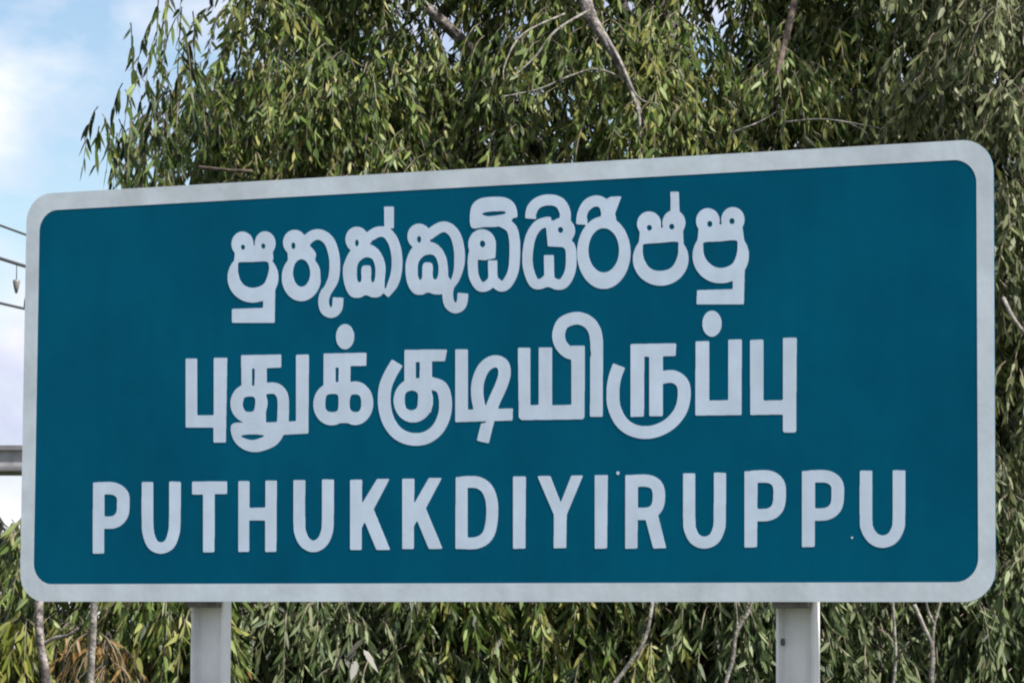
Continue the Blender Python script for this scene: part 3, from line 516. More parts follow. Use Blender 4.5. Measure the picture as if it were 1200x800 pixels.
[[333,8998,192,8995,96,8985,51,8976,12,8963,-32,8944,-84,8912,-113,8886,-149,8842,-163,8817,-180,8777,-197,8707,-209,8600,-208,8457,-195,8390,-180,8354,-159,8331,-130,8316,-91,8307,-34,8310,73,8323,157,8330,416,8319,501,8327,518,8326,574,8301,647,8261,682,8239,703,8220,715,8207,727,8186,745,8139,762,8053,775,7966,776,7925,781,7895,782,7697,778,7662,777,7586,773,7555,772,7500,767,7444,760,7399,744,7334,733,7304,700,7234,677,7195,635,7135,611,7111,593,7108,577,7116,546,7139,492,7186,486,7197,482,7258,477,7294,475,7542,470,7563,461,7569,444,7571,276,7579,261,7576,252,7567,251,7551,252,7399,258,7348,259,7211,257,7191,250,7179,234,7159,178,7112,155,7103,133,7098,116,7101,105,7109,81,7137,63,7163,27,7230,11,7271,-1,7338,-2,7394,-8,7430,-9,7572,-7,7593,-1,7600,16,7604,107,7591,169,7586,405,7619,422,7626,429,7641,430,7691,434,7727,435,7803,439,7843,438,7955,432,7996,419,8042,408,8068,379,8120,352,8157,305,8202,277,8223,237,8246,203,8261,163,8273,124,8281,68,8284,28,8280,-23,8268,-51,8257,-96,8233,-132,8209,-152,8190,-177,8160,-212,8105,-231,8060,-243,8005,-243,7908,-223,7831,-221,7815,-246,7699,-252,7654,-253,7608,-257,7572,-257,7532,-251,7491,-250,7409,-245,7373,-244,7327,-237,7281,-225,7230,-214,7194,-187,7132,-132,7038,-104,7001,-82,6975,-58,6951,-12,6916,33,6895,89,6880,163,6878,202,6884,258,6899,303,6918,332,6934,364,6959,376,6962,387,6959,438,6923,489,6893,539,6875,584,6867,623,6866,668,6874,718,6888,757,6909,776,6922,821,6961,859,7005,891,7050,930,7114,968,7193,996,7268,1017,7358,1029,7449,1030,7494,1035,7529,1035,7595,1040,7635,1038,7919,1031,7990,1007,8143,984,8225,964,8272,944,8308,927,8334,895,8371,872,8392,831,8425,823,8435,828,8450,847,8475,864,8491,881,8499,898,8503,937,8504,948,8507,959,8515,965,8525,966,8591,954,8657,938,8714,913,8776,898,8802,869,8839,813,8893,763,8925,693,8958,637,8974,541,8989,361,8998],[501,8669,526,8670,588,8667,644,8658,667,8650,682,8635,684,8624,680,8615,662,8603,622,8594,549,8584,392,8570,251,8567,201,8575,156,8586,110,8606,96,8622,97,8632,101,8637,121,8646,161,8656,234,8666,380,8672,476,8667],[88,8026,120,8027,143,8018,166,7997,178,7971,179,7931,172,7911,161,7896,149,7886,121,7876,93,7880,70,7893,50,7916,41,7942,40,7967,48,7992,68,8017]],
[[1667,8984,1600,8978,1556,8971,1450,8942,1378,8907,1317,8866,1301,8852,1267,8816,1232,8772,1205,8728,1195,8703,1179,8648,1172,8608,1166,8557,1165,8497,1168,8486,1180,8479,1219,8472,1342,8460,1375,8454,1409,8453,1420,8456,1427,8464,1431,8484,1429,8494,1418,8515,1419,8535,1436,8567,1455,8625,1491,8670,1535,8702,1580,8720,1646,8736,1707,8741,1796,8737,1835,8729,1896,8710,1931,8688,1946,8671,1969,8636,2010,8548,2014,8533,2015,8513,2008,8457,1997,8447,1930,8429,1875,8404,1853,8399,1825,8396,1814,8397,1804,8406,1789,8463,1782,8473,1770,8479,1709,8488,1642,8480,1553,8464,1476,8440,1420,8410,1387,8387,1348,8354,1302,8303,1243,8222,1193,8126,1166,8056,1133,7931,1111,7790,1099,7669,1101,7477,1113,7386,1126,7330,1150,7243,1188,7140,1220,7073,1264,7001,1294,6965,1317,6943,1357,6916,1402,6898,1441,6888,1513,6883,1557,6889,1607,6898,1690,6925,1756,6924,1778,6919,1867,6879,1911,6865,1961,6857,2049,6854,2110,6866,2159,6886,2211,6920,2249,6958,2291,7012,2336,7085,2375,7174,2390,7224,2406,7298,2418,7398,2418,7479,2423,7529,2418,7579,2416,7675,2403,7755,2386,7811,2364,7858,2341,7889,2307,7925,2302,7941,2308,7960,2333,7990,2350,8019,2371,8068,2381,8113,2380,8179,2368,8229,2352,8265,2329,8307,2283,8359,2273,8380,2270,8400,2275,8440,2274,8531,2262,8597,2250,8638,2214,8720,2175,8782,2151,8814,2118,8850,2070,8888,2022,8917,1955,8945,1916,8958,1822,8978,1695,8985],[2010,8246,2036,8246,2059,8238,2081,8217,2093,8191,2093,8161,2081,8137,2065,8122,2037,8112,2015,8115,1987,8130,1971,8152,1964,8172,1964,8192,1973,8217,1990,8236],[1642,8247,1666,8249,1673,8246,1678,8235,1690,8139,1692,8104,1714,7911,1715,7876,1722,7845,1729,7836,1740,7830,1762,7826,1834,7822,1873,7816,1945,7812,1984,7806,2050,7803,2072,7800,2094,7791,2128,7767,2138,7756,2148,7736,2157,7701,2164,7630,2164,7444,2152,7334,2131,7254,2112,7210,2093,7175,2048,7111,2032,7096,2015,7088,1987,7087,1954,7095,1897,7123,1888,7130,1882,7138,1880,7154,1879,7214,1873,7254,1872,7431,1867,7476,1865,7607,1860,7622,1852,7628,1830,7631,1652,7638,1640,7637,1630,7628,1628,7612,1629,7446,1634,7395,1636,7198,1627,7182,1583,7143,1550,7123,1517,7113,1489,7112,1472,7119,1460,7135,1432,7186,1399,7268,1376,7340,1364,7391,1352,7462,1345,7543,1345,7583,1349,7613,1350,7664,1356,7724,1367,7810,1389,7925,1413,8000,1446,8074,1477,8123,1505,8161,1542,8201,1569,8220,1599,8235]],
[[2882,8905,2800,8897,2767,8890,2723,8878,2674,8857,2614,8819,2568,8779,2526,8726,2490,8667,2443,8559,2427,8499,2416,8424,2410,8344,2411,8309,2415,8299,2429,8291,2468,8284,2616,8271,2638,8263,2643,8258,2643,8253,2639,8243,2578,8166,2539,8102,2502,8023,2475,7949,2452,7860,2436,7750,2436,7569,2443,7519,2461,7428,2477,7367,2505,7290,2538,7219,2580,7147,2616,7096,2658,7044,2749,6960,2808,6918,2875,6882,2951,6854,3017,6839,3137,6834,3197,6841,3267,6860,3333,6888,3387,6919,3454,6968,3508,7021,3555,7079,3588,7127,3628,7201,3659,7274,3680,7338,3696,7402,3712,7506,3713,7546,3718,7576,3718,7636,3713,7666,3712,7706,3700,7786,3683,7862,3661,7932,3625,8019,3590,8085,3568,8121,3507,8204,3455,8261,3381,8325,3373,8345,3348,8461,3346,8481,3350,8496,3486,8825,3489,8835,3488,8845,3477,8852,3461,8854,3357,8859,3314,8856,3248,8858,3227,8853,3156,8818,3139,8814,3129,8817,3085,8847,3057,8862,3003,8885,2959,8897,2904,8905],[2899,8663,2927,8657,2952,8645,2972,8629,2985,8609,2999,8568,3013,8502,3012,8472,3005,8442,2994,8433,2944,8424,2906,8414,2835,8388,2791,8366,2742,8335,2693,8296,2682,8294,2676,8302,2674,8317,2678,8382,2664,8413,2662,8443,2675,8498,2692,8537,2725,8578,2752,8602,2801,8637,2845,8656],[3020,8171,3044,8172,3115,8168,3148,8161,3186,8146,3224,8125,3252,8105,3314,8048,3361,7983,3390,7929,3407,7888,3433,7802,3446,7717,3446,7617,3433,7533,3418,7479,3402,7434,3378,7385,3353,7346,3293,7277,3250,7246,3222,7229,3190,7215,3146,7202,3081,7195,3015,7206,2972,7221,2944,7234,2898,7265,2828,7333,2789,7389,2762,7440,2751,7466,2723,7547,2711,7608,2705,7663,2705,7739,2717,7828,2733,7888,2747,7927,2765,7967,2784,8001,2809,8038,2835,8069,2891,8118,2929,8140,2962,8155,2989,8165]],
[[4679,8897,4668,8888,4666,8872,4666,8792,4671,8747,4670,8494,4664,8483,4600,8451,4562,8422,4530,8386,4507,8347,4488,8299,4480,8254,4480,8195,4491,8139,4488,8128,4477,8123,4450,8121,4439,8126,4436,8132,4442,8176,4439,8256,4432,8286,4418,8322,4386,8373,4354,8409,4304,8447,4255,8471,4201,8486,4136,8491,4093,8487,4034,8470,3990,8446,3942,8405,3912,8365,3888,8316,3876,8267,3875,8212,3883,8167,3904,8111,3939,8055,3940,8015,3924,7861,3918,7826,3910,7812,3863,7749,3830,7691,3805,7632,3787,7563,3780,7523,3781,7404,3788,7359,3806,7293,3837,7222,3865,7171,3892,7132,3944,7069,3979,7035,4017,7005,4093,6953,4174,6912,4260,6882,4341,6863,4394,6855,4486,6852,4539,6856,4598,6864,4668,6881,4716,6896,4770,6919,4818,6945,4866,6977,4916,7016,4956,7058,4996,7107,5027,7155,5053,7208,5074,7267,5085,7316,5092,7360,5092,7454,5079,7534,5058,7599,5039,7644,5014,7690,4980,7741,4974,7761,4973,7830,4968,7870,4967,7959,4963,7989,4963,8019,4966,8034,4995,8087,5008,8121,5020,8190,5019,8220,5008,8280,4981,8345,4939,8402,4918,8423,4885,8449,4877,8464,4875,8549,4870,8589,4870,8743,4865,8783,4862,8877,4856,8885,4840,8890,4700,8897],[4692,8195,4702,8195,4718,8190,4740,8177,4754,8157,4762,8132,4757,8107,4745,8088,4726,8074,4702,8069,4681,8073,4660,8085,4641,8108,4636,8128,4638,8153,4648,8172,4665,8186],[4155,8194,4180,8193,4202,8183,4224,8161,4231,8141,4229,8111,4220,8092,4202,8078,4175,8069,4154,8071,4127,8086,4115,8102,4105,8127,4106,8147,4117,8171,4132,8185],[4690,7803,4725,7804,4816,7798,4848,7786,4859,7775,4864,7761,4856,7701,4856,7568,4849,7523,4838,7479,4806,7396,4781,7348,4747,7296,4715,7260,4694,7241,4667,7223,4603,7196,4522,7180,4469,7175,4372,7179,4302,7193,4253,7210,4221,7226,4165,7264,4124,7309,4091,7356,4052,7427,4031,7478,4014,7553,4007,7618,4007,7678,4012,7718,4008,7753,4014,7765,4031,7773,4068,7780,4160,7788,4203,7787,4236,7790,4295,7788,4333,7791,4392,7789]],
[[6081,8490,6023,8474,5981,8452,5942,8423,5903,8375,5880,8327,5863,8264,5863,8200,5874,8145,5871,8135,5860,8129,5828,8131,5819,8137,5817,8147,5825,8211,5818,8261,5802,8316,5775,8367,5750,8397,5706,8439,5663,8465,5626,8481,5562,8496,5536,8498,5472,8490,5424,8473,5381,8449,5348,8421,5317,8383,5289,8330,5273,8266,5274,8192,5280,8162,5294,8122,5306,8097,5328,8061,5332,8046,5331,8016,5310,7839,5300,7805,5272,7762,5234,7687,5208,7611,5194,7533,5194,7419,5202,7369,5214,7319,5232,7269,5249,7229,5272,7186,5300,7143,5339,7092,5381,7046,5426,7008,5480,6969,5522,6943,5580,6914,5623,6896,5708,6870,5777,6857,5909,6851,5962,6855,5998,6860,6041,6869,6104,6887,6120,6890,6125,6888,6130,6882,6133,6859,6132,6732,6128,6722,6115,6716,6041,6713,5914,6718,5867,6715,5740,6719,5692,6716,5565,6721,5517,6718,5390,6722,5358,6719,5315,6720,5305,6716,5299,6709,5297,6699,5297,6610,5292,6571,5291,6482,5287,6443,5289,6427,5300,6417,5326,6414,6352,6378,6373,6379,6378,6381,6384,6389,6387,6443,6391,6477,6391,6629,6396,6673,6396,6825,6401,6864,6401,7021,6406,7060,6407,7104,6411,7118,6452,7190,6480,7263,6494,7321,6501,7375,6501,7483,6489,7547,6480,7582,6454,7652,6420,7717,6398,7752,6392,7767,6355,8034,6358,8054,6383,8102,6394,8141,6400,8175,6399,8244,6384,8303,6361,8351,6331,8395,6293,8431,6250,8459,6219,8474,6197,8482,6161,8489,6102,8492],[6104,8253,6129,8249,6150,8237,6164,8220,6173,8195,6173,8171,6163,8146,6145,8129,6124,8122,6098,8124,6076,8134,6057,8156,6049,8181,6050,8206,6063,8230,6082,8246],[5585,8217,5605,8216,5632,8202,5648,8185,5655,8165,5654,8130,5646,8111,5637,8100,5626,8092,5616,8088,5600,8085,5579,8088,5557,8099,5541,8119,5534,8141,5534,8170,5541,8190,5562,8208],[6106,7775,6166,7774,6214,7763,6229,7755,6238,7744,6244,7729,6246,7715,6243,7685,6242,7577,6231,7499,6220,7450,6194,7378,6168,7325,6142,7286,6100,7249,6077,7234,6040,7216,5988,7199,5951,7190,5887,7182,5813,7185,5744,7203,5697,7222,5670,7236,5606,7277,5537,7344,5503,7391,5481,7427,5462,7472,5450,7512,5439,7582,5438,7685,5434,7720,5438,7735,5446,7744,5468,7754,5489,7759,5574,7765,5696,7761,5738,7763,5823,7760,6056,7774]],
[[-6775,5606,-6781,5604,-6787,5596,-6789,5575,-6770,4310,-6776,4289,-6785,4284,-6797,4282,-7185,4291,-7205,4294,-7216,4303,-7219,4331,-7240,5588,-7248,5602,-7273,5607,-7516,5614,-7535,5610,-7541,5602,-7543,5576,-7518,4033,-7509,4019,-7485,4014,-6811,4000,-6787,3997,-6777,3991,-6772,3975,-6767,3682,-6761,3661,-6751,3655,-6733,3653,-6462,3648,-6446,3655,-6441,3676,-6445,3927,-6439,3974,-6443,4230,-6438,4277,-6441,4533,-6436,4580,-6440,4842,-6435,4889,-6438,5145,-6433,5192,-6437,5444,-6432,5496,-6434,5580,-6442,5594,-6460,5599,-6751,5608]],
[[-5072,5635,-5108,5633,-5376,5640,-5429,5637,-5705,5645,-5758,5642,-6029,5649,-6048,5647,-6059,5637,-6061,5616,-6058,5391,-6051,5339,-6047,5041,-6041,4994,-6041,4967,-6046,4957,-6055,4949,-6114,4919,-6186,4869,-6228,4826,-6270,4769,-6295,4723,-6321,4645,-6329,4598,-6328,4499,-6316,4436,-6287,4362,-6256,4309,-6220,4261,-6176,4216,-6123,4176,-6067,4143,-5998,4110,-5989,4105,-5987,4100,-6127,4100,-6187,4095,-6229,4086,-6258,4075,-6276,4064,-6288,4054,-6303,4028,-6313,3981,-6313,3940,-6298,3861,-6285,3819,-6263,3761,-6233,3703,-6188,3645,-6158,3613,-6113,3573,-6058,3534,-5971,3485,-5932,3468,-5865,3445,-5775,3423,-5721,3416,-5602,3414,-5525,3424,-5429,3445,-5317,3476,-5234,3504,-5175,3529,-5128,3555,-5108,3567,-5069,3599,-5032,3633,-4996,3674,-4960,3725,-4928,3782,-4923,3788,-4911,3793,-4852,3798,-4775,3797,-4734,3801,-4663,3800,-4627,3804,-4550,3803,-4509,3807,-4432,3806,-4391,3810,-4315,3809,-4291,3814,-4279,3826,-4277,3846,-4283,4384,-4278,4441,-4287,5134,-4282,5191,-4286,5580,-4289,5601,-4296,5609,-4307,5613,-4402,5617,-4443,5613,-4556,5615,-4603,5610,-4612,5605,-4615,5600,-4617,5574,-4599,4122,-4604,4106,-4619,4100,-4666,4099,-4702,4096,-4767,4097,-4791,4102,-4799,4116,-4795,4152,-4795,4214,-4790,4256,-4795,4588,-4808,4666,-4822,4713,-4843,4760,-4870,4807,-4911,4860,-4967,4911,-5003,4936,-5063,4966,-5099,4980,-5135,4989,-5206,5000,-5266,5002,-5365,4997,-5376,5002,-5381,5013,-5386,5305,-5381,5325,-5372,5331,-5360,5332,-5282,5331,-5235,5334,-5121,5331,-5080,5335,-5032,5334,-5014,5338,-5008,5346,-5006,5367,-5010,5617,-5015,5627,-5024,5633,-5048,5636],[-5762,5331,-5742,5333,-5712,5330,-5703,5324,-5697,5308,-5694,5110,-5699,5068,-5698,4959,-5704,4943,-5713,4938,-5725,4936,-5749,4937,-5761,4942,-5767,4950,-5770,4960,-5775,5305,-5772,5322],[-5301,4740,-5274,4742,-5209,4740,-5191,4737,-5173,4730,-5152,4716,-5131,4694,-5111,4663,-5100,4636,-5092,4600,-5084,4527,-5082,4382,-5087,4340,-5086,4221,-5091,4184,-5093,4117,-5103,4096,-5117,4090,-5218,4091,-5265,4087,-5373,4089,-5385,4092,-5392,4103,-5395,4285,-5390,4342,-5364,4430,-5352,4513,-5353,4544,-5360,4591,-5388,4690,-5389,4716,-5385,4727,-5375,4732],[-5856,4691,-5829,4693,-5775,4692,-5721,4681,-5703,4672,-5691,4661,-5677,4630,-5670,4593,-5669,4556,-5675,4494,-5687,4427,-5697,4390,-5708,4370,-5723,4356,-5740,4347,-5770,4340,-5794,4338,-5872,4340,-5908,4348,-5936,4359,-5956,4375,-5976,4402,-5992,4434,-6006,4476,-6009,4518,-6003,4559,-5985,4627,-5972,4652,-5955,4669,-5931,4681,-5901,4688],[-5880,3821,-5847,3823,-5631,3818,-5602,3814,-5560,3812,-5464,3799,-5439,3792,-5430,3781,-5434,3771,-5458,3757,-5588,3714,-5660,3698,-5707,3692,-5779,3692,-5869,3710,-5941,3732,-6002,3755,-6024,3767,-6036,3778,-6038,3788,-6034,3793,-6014,3802,-5955,3814]],
[[-3396,6274,-3439,6260,-3471,6243,-3512,6206,-3533,6181,-3548,6155,-3568,6109,-3582,6053,-3584,5996,-3581,5944,-3569,5892,-3553,5850,-3525,5803,-3492,5766,-3454,5734,-3407,5711,-3372,5703,-3319,5702,-3284,5710,-3238,5731,-3195,5767,-3167,5802,-3139,5858,-3123,5920,-3120,5981,-3122,6033,-3136,6090,-3159,6142,-3184,6182,-3202,6203,-3231,6230,-3261,6250,-3314,6272,-3355,6276]],
[[-3073,5612,-3102,5610,-3324,5617,-3376,5613,-3599,5620,-3651,5616,-3868,5623,-3887,5621,-3898,5611,-3900,5590,-3894,4908,-3906,4892,-3948,4868,-3994,4834,-4031,4797,-4076,4742,-4105,4691,-4133,4619,-4151,4542,-4151,4423,-4142,4371,-4124,4309,-4100,4257,-4056,4183,-4009,4129,-3962,4087,-3897,4045,-3832,4015,-3791,4002,-3738,3990,-3627,3986,-3551,3998,-3452,4032,-3283,4030,-3253,4025,-3183,3998,-3102,3981,-3038,3979,-2985,3986,-2939,3997,-2893,4013,-2843,4039,-2804,4064,-2752,4109,-2730,4134,-2686,4194,-2669,4225,-2646,4275,-2635,4311,-2617,4393,-2618,4521,-2626,4572,-2649,4650,-2674,4704,-2715,4769,-2757,4818,-2821,4876,-2879,4913,-2932,4937,-2984,4954,-3043,4965,-3118,4967,-3188,4956,-3200,4959,-3207,4967,-3210,5080,-3205,5121,-3208,5297,-3204,5309,-3192,5313,-3146,5318,-2930,5312,-2884,5315,-2826,5314,-2808,5318,-2801,5331,-2802,5578,-2808,5599,-2817,5605,-2835,5607,-3044,5614],[-3579,5292,-3560,5293,-3525,5292,-3513,5287,-3505,5274,-3503,5150,-3508,5104,-3507,4985,-3512,4970,-3527,4963,-3574,4966,-3583,4972,-3587,4982,-3592,5266,-3589,5283],[-3714,4697,-3676,4698,-3594,4696,-3570,4693,-3547,4685,-3534,4677,-3520,4661,-3511,4645,-3504,4614,-3502,4588,-3501,4454,-3508,4372,-3517,4336,-3529,4316,-3548,4301,-3577,4290,-3612,4285,-3689,4286,-3712,4289,-3753,4298,-3783,4308,-3800,4320,-3824,4343,-3835,4364,-3845,4406,-3850,4468,-3846,4550,-3839,4591,-3827,4632,-3810,4663,-3791,4678,-3764,4689],[-3133,4672,-3109,4674,-3039,4671,-3016,4666,-2987,4656,-2969,4644,-2952,4626,-2941,4605,-2929,4569,-2919,4518,-2918,4420,-2920,4400,-2931,4354,-2943,4323,-2964,4298,-2989,4283,-3023,4273,-3047,4272,-3087,4274,-3128,4284,-3157,4296,-3177,4308,-3193,4324,-3211,4365,-3220,4407,-3221,4515,-3209,4591,-3196,4627,-3183,4647,-3162,4663]],
[[-1423,5635,-1461,5633,-1801,5643,-1815,5641,-1827,5631,-1829,5607,-1825,4956,-1834,4939,-1884,4908,-1943,4862,-1998,4799,-2040,4733,-2068,4665,-2088,4586,-2095,4512,-2086,4431,-2075,4380,-2059,4334,-2036,4282,-2013,4241,-1974,4189,-1937,4148,-1902,4117,-1850,4082,-1805,4056,-1773,4042,-1702,4019,-1657,4010,-1529,4006,-1459,4020,-1383,4046,-1312,4084,-1256,4126,-1176,4217,-1145,4233,-1140,4244,-1138,4290,-1111,4374,-1103,4431,-1105,4550,-1119,4613,-1135,4665,-1136,4704,-1128,4717,-1115,4719,-1070,4707,-1032,4694,-1013,4681,-996,4661,-984,4638,-966,4587,-945,4467,-944,4314,-950,4257,-962,4201,-995,4105,-1013,4066,-1053,3993,-1082,3954,-1114,3918,-1169,3870,-1228,3832,-1285,3803,-1342,3783,-1393,3772,-1451,3766,-1578,3768,-1636,3776,-1706,3793,-1783,3820,-1809,3832,-1867,3866,-1902,3891,-1966,3950,-2000,3990,-2049,4060,-2082,4117,-2122,4215,-2135,4256,-2156,4347,-2171,4439,-2172,4491,-2179,4536,-2173,4599,-2173,4651,-2166,4708,-2147,4799,-2118,4878,-2094,4929,-2034,5041,-1995,5103,-1892,5255,-1882,5277,-1887,5289,-1900,5299,-2120,5424,-2133,5429,-2148,5428,-2159,5419,-2181,5389,-2286,5234,-2328,5164,-2385,5057,-2426,4966,-2451,4898,-2465,4847,-2483,4756,-2495,4647,-2493,4458,-2472,4309,-2437,4171,-2399,4067,-2365,3992,-2312,3905,-2253,3824,-2200,3764,-2136,3702,-2051,3639,-1948,3581,-1851,3542,-1774,3518,-1684,3498,-1576,3484,-1461,3482,-1391,3487,-1282,3503,-1206,3524,-1133,3552,-1061,3588,-966,3649,-887,3717,-839,3767,-795,3823,-738,3918,-708,3980,-681,4047,-653,4143,-633,4250,-632,4295,-627,4323,-627,4437,-633,4471,-635,4510,-650,4602,-670,4676,-691,4733,-707,4767,-732,4808,-754,4837,-792,4880,-869,4931,-901,4947,-958,4968,-1118,5011,-1130,5023,-1133,5034,-1136,5330,-1133,5354,-1122,5364,-1108,5366,-841,5359,-816,5363,-808,5372,-804,5383,-789,5457,-765,5592,-769,5609,-780,5616,-799,5619,-1385,5637],[-1531,5359,-1510,5361,-1459,5358,-1442,5350,-1437,5339,-1435,5202,-1441,5151,-1440,5020,-1446,5003,-1462,4996,-1526,4999,-1536,5005,-1541,5017,-1545,5330,-1542,5349],[-1660,4723,-1632,4725,-1606,4722,-1568,4712,-1529,4695,-1510,4682,-1491,4662,-1481,4645,-1475,4622,-1474,4548,-1479,4502,-1480,4434,-1488,4383,-1498,4349,-1511,4327,-1539,4304,-1570,4290,-1609,4281,-1660,4282,-1685,4285,-1725,4298,-1756,4316,-1774,4333,-1789,4356,-1801,4391,-1811,4436,-1813,4488,-1818,4533,-1812,4607,-1799,4647,-1780,4675,-1753,4694,-1709,4714]],
[[-534,5614,-544,5608,-547,5603,-549,5580,-537,4033,-534,4004,-527,3995,-520,3992,-482,3989,-413,3993,-243,3990,-192,3994,-23,3991,28,3995,222,3992,235,3990,237,3982,231,3977,200,3960,160,3950,116,3945,102,3934,63,3800,11,3598,9,3581,18,3567,37,3560,263,3508,288,3507,297,3514,305,3530,390,3855,423,3965,435,3988,447,3995,466,3997,629,3993,685,3998,847,3995,865,3999,874,4013,880,4052,880,4176,886,4226,883,4249,876,4258,857,4263,733,4266,664,4263,552,4265,533,4269,525,4280,528,4297,548,4347,590,4436,676,4597,724,4697,757,4775,799,4892,817,4965,824,5004,824,5026,823,5122,809,5190,798,5230,771,5287,738,5332,719,5352,663,5393,612,5419,562,5437,525,5447,462,5456,418,5457,368,5451,306,5437,262,5421,199,5392,148,5361,65,5290,31,5250,-7,5196,-57,5107,-84,5045,-106,4984,-131,4894,-138,4855,-151,4742,-149,4606,-135,4481,-88,4277,-95,4266,-119,4259,-188,4260,-213,4262,-220,4266,-227,4274,-229,4297,-241,5588,-249,5602,-268,5608,-508,5616],[432,5184,458,5184,483,5177,502,5165,514,5148,523,5108,524,5057,523,5029,515,4990,494,4923,430,4772,308,4538,228,4354,220,4344,213,4342,207,4347,200,4361,174,4457,160,4536,157,4582,152,4610,151,4728,158,4790,168,4841,189,4914,227,5003,248,5042,278,5086,308,5118,345,5147,389,5171]],
[[2362,6350,2245,6331,2147,6302,2086,6276,2055,6260,2006,6229,1975,6202,1928,6145,1887,6068,1858,5980,1846,5924,1839,5857,1840,5818,1847,5767,1870,5676,1892,5625,1916,5580,1961,5516,1995,5477,2044,5430,2115,5378,2158,5353,2208,5330,2294,5306,2302,5300,2308,5288,2314,4351,2311,4322,2305,4315,2293,4310,2219,4311,2170,4307,1930,4312,1875,4308,1856,4311,1844,4322,1841,4351,1833,5566,1825,5580,1806,5586,1547,5594,1528,5592,1518,5586,1513,5564,1519,4347,1514,4336,1505,4330,1455,4325,1331,4324,1316,4330,1311,4341,1310,4358,1301,5576,1293,5591,1274,5596,1044,5604,1019,5602,1009,5596,1004,5579,1006,5253,1012,5191,1015,4859,1021,4803,1023,4471,1030,4421,1032,4084,1035,4067,1042,4054,1079,4019,1098,4006,1123,4001,1346,3996,1408,4000,1815,3991,1877,3995,2282,3987,2343,3991,2570,3986,2594,3992,2618,4018,2625,4032,2627,4049,2625,4583,2631,4644,2625,5580,2617,5595,2599,5601,2341,5609,2323,5608,2298,5601,2286,5603,2255,5624,2231,5646,2187,5699,2161,5751,2148,5808,2147,5864,2161,5925,2177,5969,2203,6007,2235,6027,2296,6052,2370,6068,2425,6075,2455,6074,2492,6067,2554,6047,2603,6022,2649,5987,2683,5947,2714,5896,2734,5845,2752,5761,2766,5638,2768,5509,2778,5470,2785,5425,2783,5403,2764,5337,2762,5314,2766,4368,2760,4301,2761,4073,2764,4051,2767,4046,2777,4039,2801,4036,3039,4032,3052,4034,3063,4043,3066,4067,3062,4911,3068,4972,3065,5678,3057,5751,3045,5829,3019,5930,2976,6027,2914,6118,2880,6158,2834,6201,2761,6252,2730,6270,2681,6294,2607,6321,2552,6336,2491,6347,2387,6351]],
[[4472,5591,4438,5589,4159,5598,4108,5594,3811,5603,3749,5599,3737,5595,3729,5582,3729,5561,3734,4046,3736,4025,3743,4017,3754,4012,3777,4011,3840,4015,3994,4012,4035,4018,4042,4023,4047,4034,4048,4159,4053,4206,4050,4965,4056,5012,4055,5289,4057,5305,4063,5313,4081,5317,4155,5314,4169,5307,4174,5291,4178,4052,4181,4031,4187,4022,4210,4017,4465,4011,4483,4014,4494,4024,4496,4045,4494,4686,4496,4702,4503,4710,4525,4718,4622,4731,4678,4735,4712,4730,4729,4725,4757,4712,4792,4689,4814,4667,4835,4636,4850,4573,4850,4437,4832,4318,4819,4271,4796,4210,4768,4158,4737,4112,4671,4035,4595,3968,4537,3929,4477,3895,4380,3854,4267,3820,4165,3805,4028,3807,3977,3814,3914,3827,3863,3842,3829,3855,3766,3886,3720,3915,3680,3945,3643,3980,3611,4017,3588,4049,3547,4118,3513,4192,3495,4240,3478,4298,3465,4377,3463,4613,3475,4718,3493,4807,3510,4869,3536,4942,3587,5061,3589,5072,3588,5082,3575,5093,3533,5111,3349,5181,3332,5186,3320,5186,3310,5179,3301,5164,3249,5039,3226,4977,3200,4888,3182,4804,3165,4689,3159,4610,3160,4395,3166,4332,3187,4226,3224,4115,3272,4009,3325,3919,3371,3854,3443,3774,3509,3719,3584,3669,3641,3636,3693,3611,3784,3577,3887,3551,3967,3537,4029,3530,4171,3528,4268,3538,4376,3560,4444,3579,4506,3601,4607,3645,4675,3680,4777,3745,4847,3803,4913,3869,4974,3940,5028,4017,5067,4089,5099,4166,5121,4244,5143,4368,5150,4440,5149,4560,5137,4649,5123,4701,5108,4738,5068,4807,5052,4828,5026,4855,4971,4903,4909,4945,4824,4983,4774,4998,4723,5006,4615,5008,4513,4998,4502,5002,4494,5015,4493,5276,4495,5298,4501,5305,4512,5309,4592,5313,4745,5309,4778,5314,4788,5320,4794,5330,4798,5351,4798,5424,4803,5466,4805,5570,4796,5581,4778,5584,4500,5592]],
[[5609,6263,5564,6249,5519,6220,5485,6184,5462,6148,5440,6097,5428,6045,5427,5941,5440,5883,5460,5836,5483,5799,5506,5772,5542,5739,5587,5714,5626,5704,5671,5702,5710,5710,5756,5733,5801,5773,5831,5813,5854,5865,5868,5921,5869,6025,5856,6083,5836,6130,5811,6173,5778,6210,5732,6243,5698,6257,5681,6262,5653,6265]],
[[6148,5626,6126,5624,6048,5626,6033,5619,6029,5604,6029,4350,6024,4330,6016,4324,6004,4323,5938,4324,5893,4320,5664,4326,5614,4322,5597,4324,5586,4334,5583,4361,5580,5592,5576,5602,5568,5608,5545,5611,5449,5614,5404,5610,5292,5613,5279,5611,5269,5603,5267,5581,5268,5039,5262,4982,5264,4047,5266,4021,5277,4010,5295,4008,5497,4003,5553,4007,5944,3998,5999,4002,6305,3995,6323,3998,6333,4006,6335,4033,6335,4984,6340,5040,6339,5604,6332,5618,6315,5623,6176,5627]],
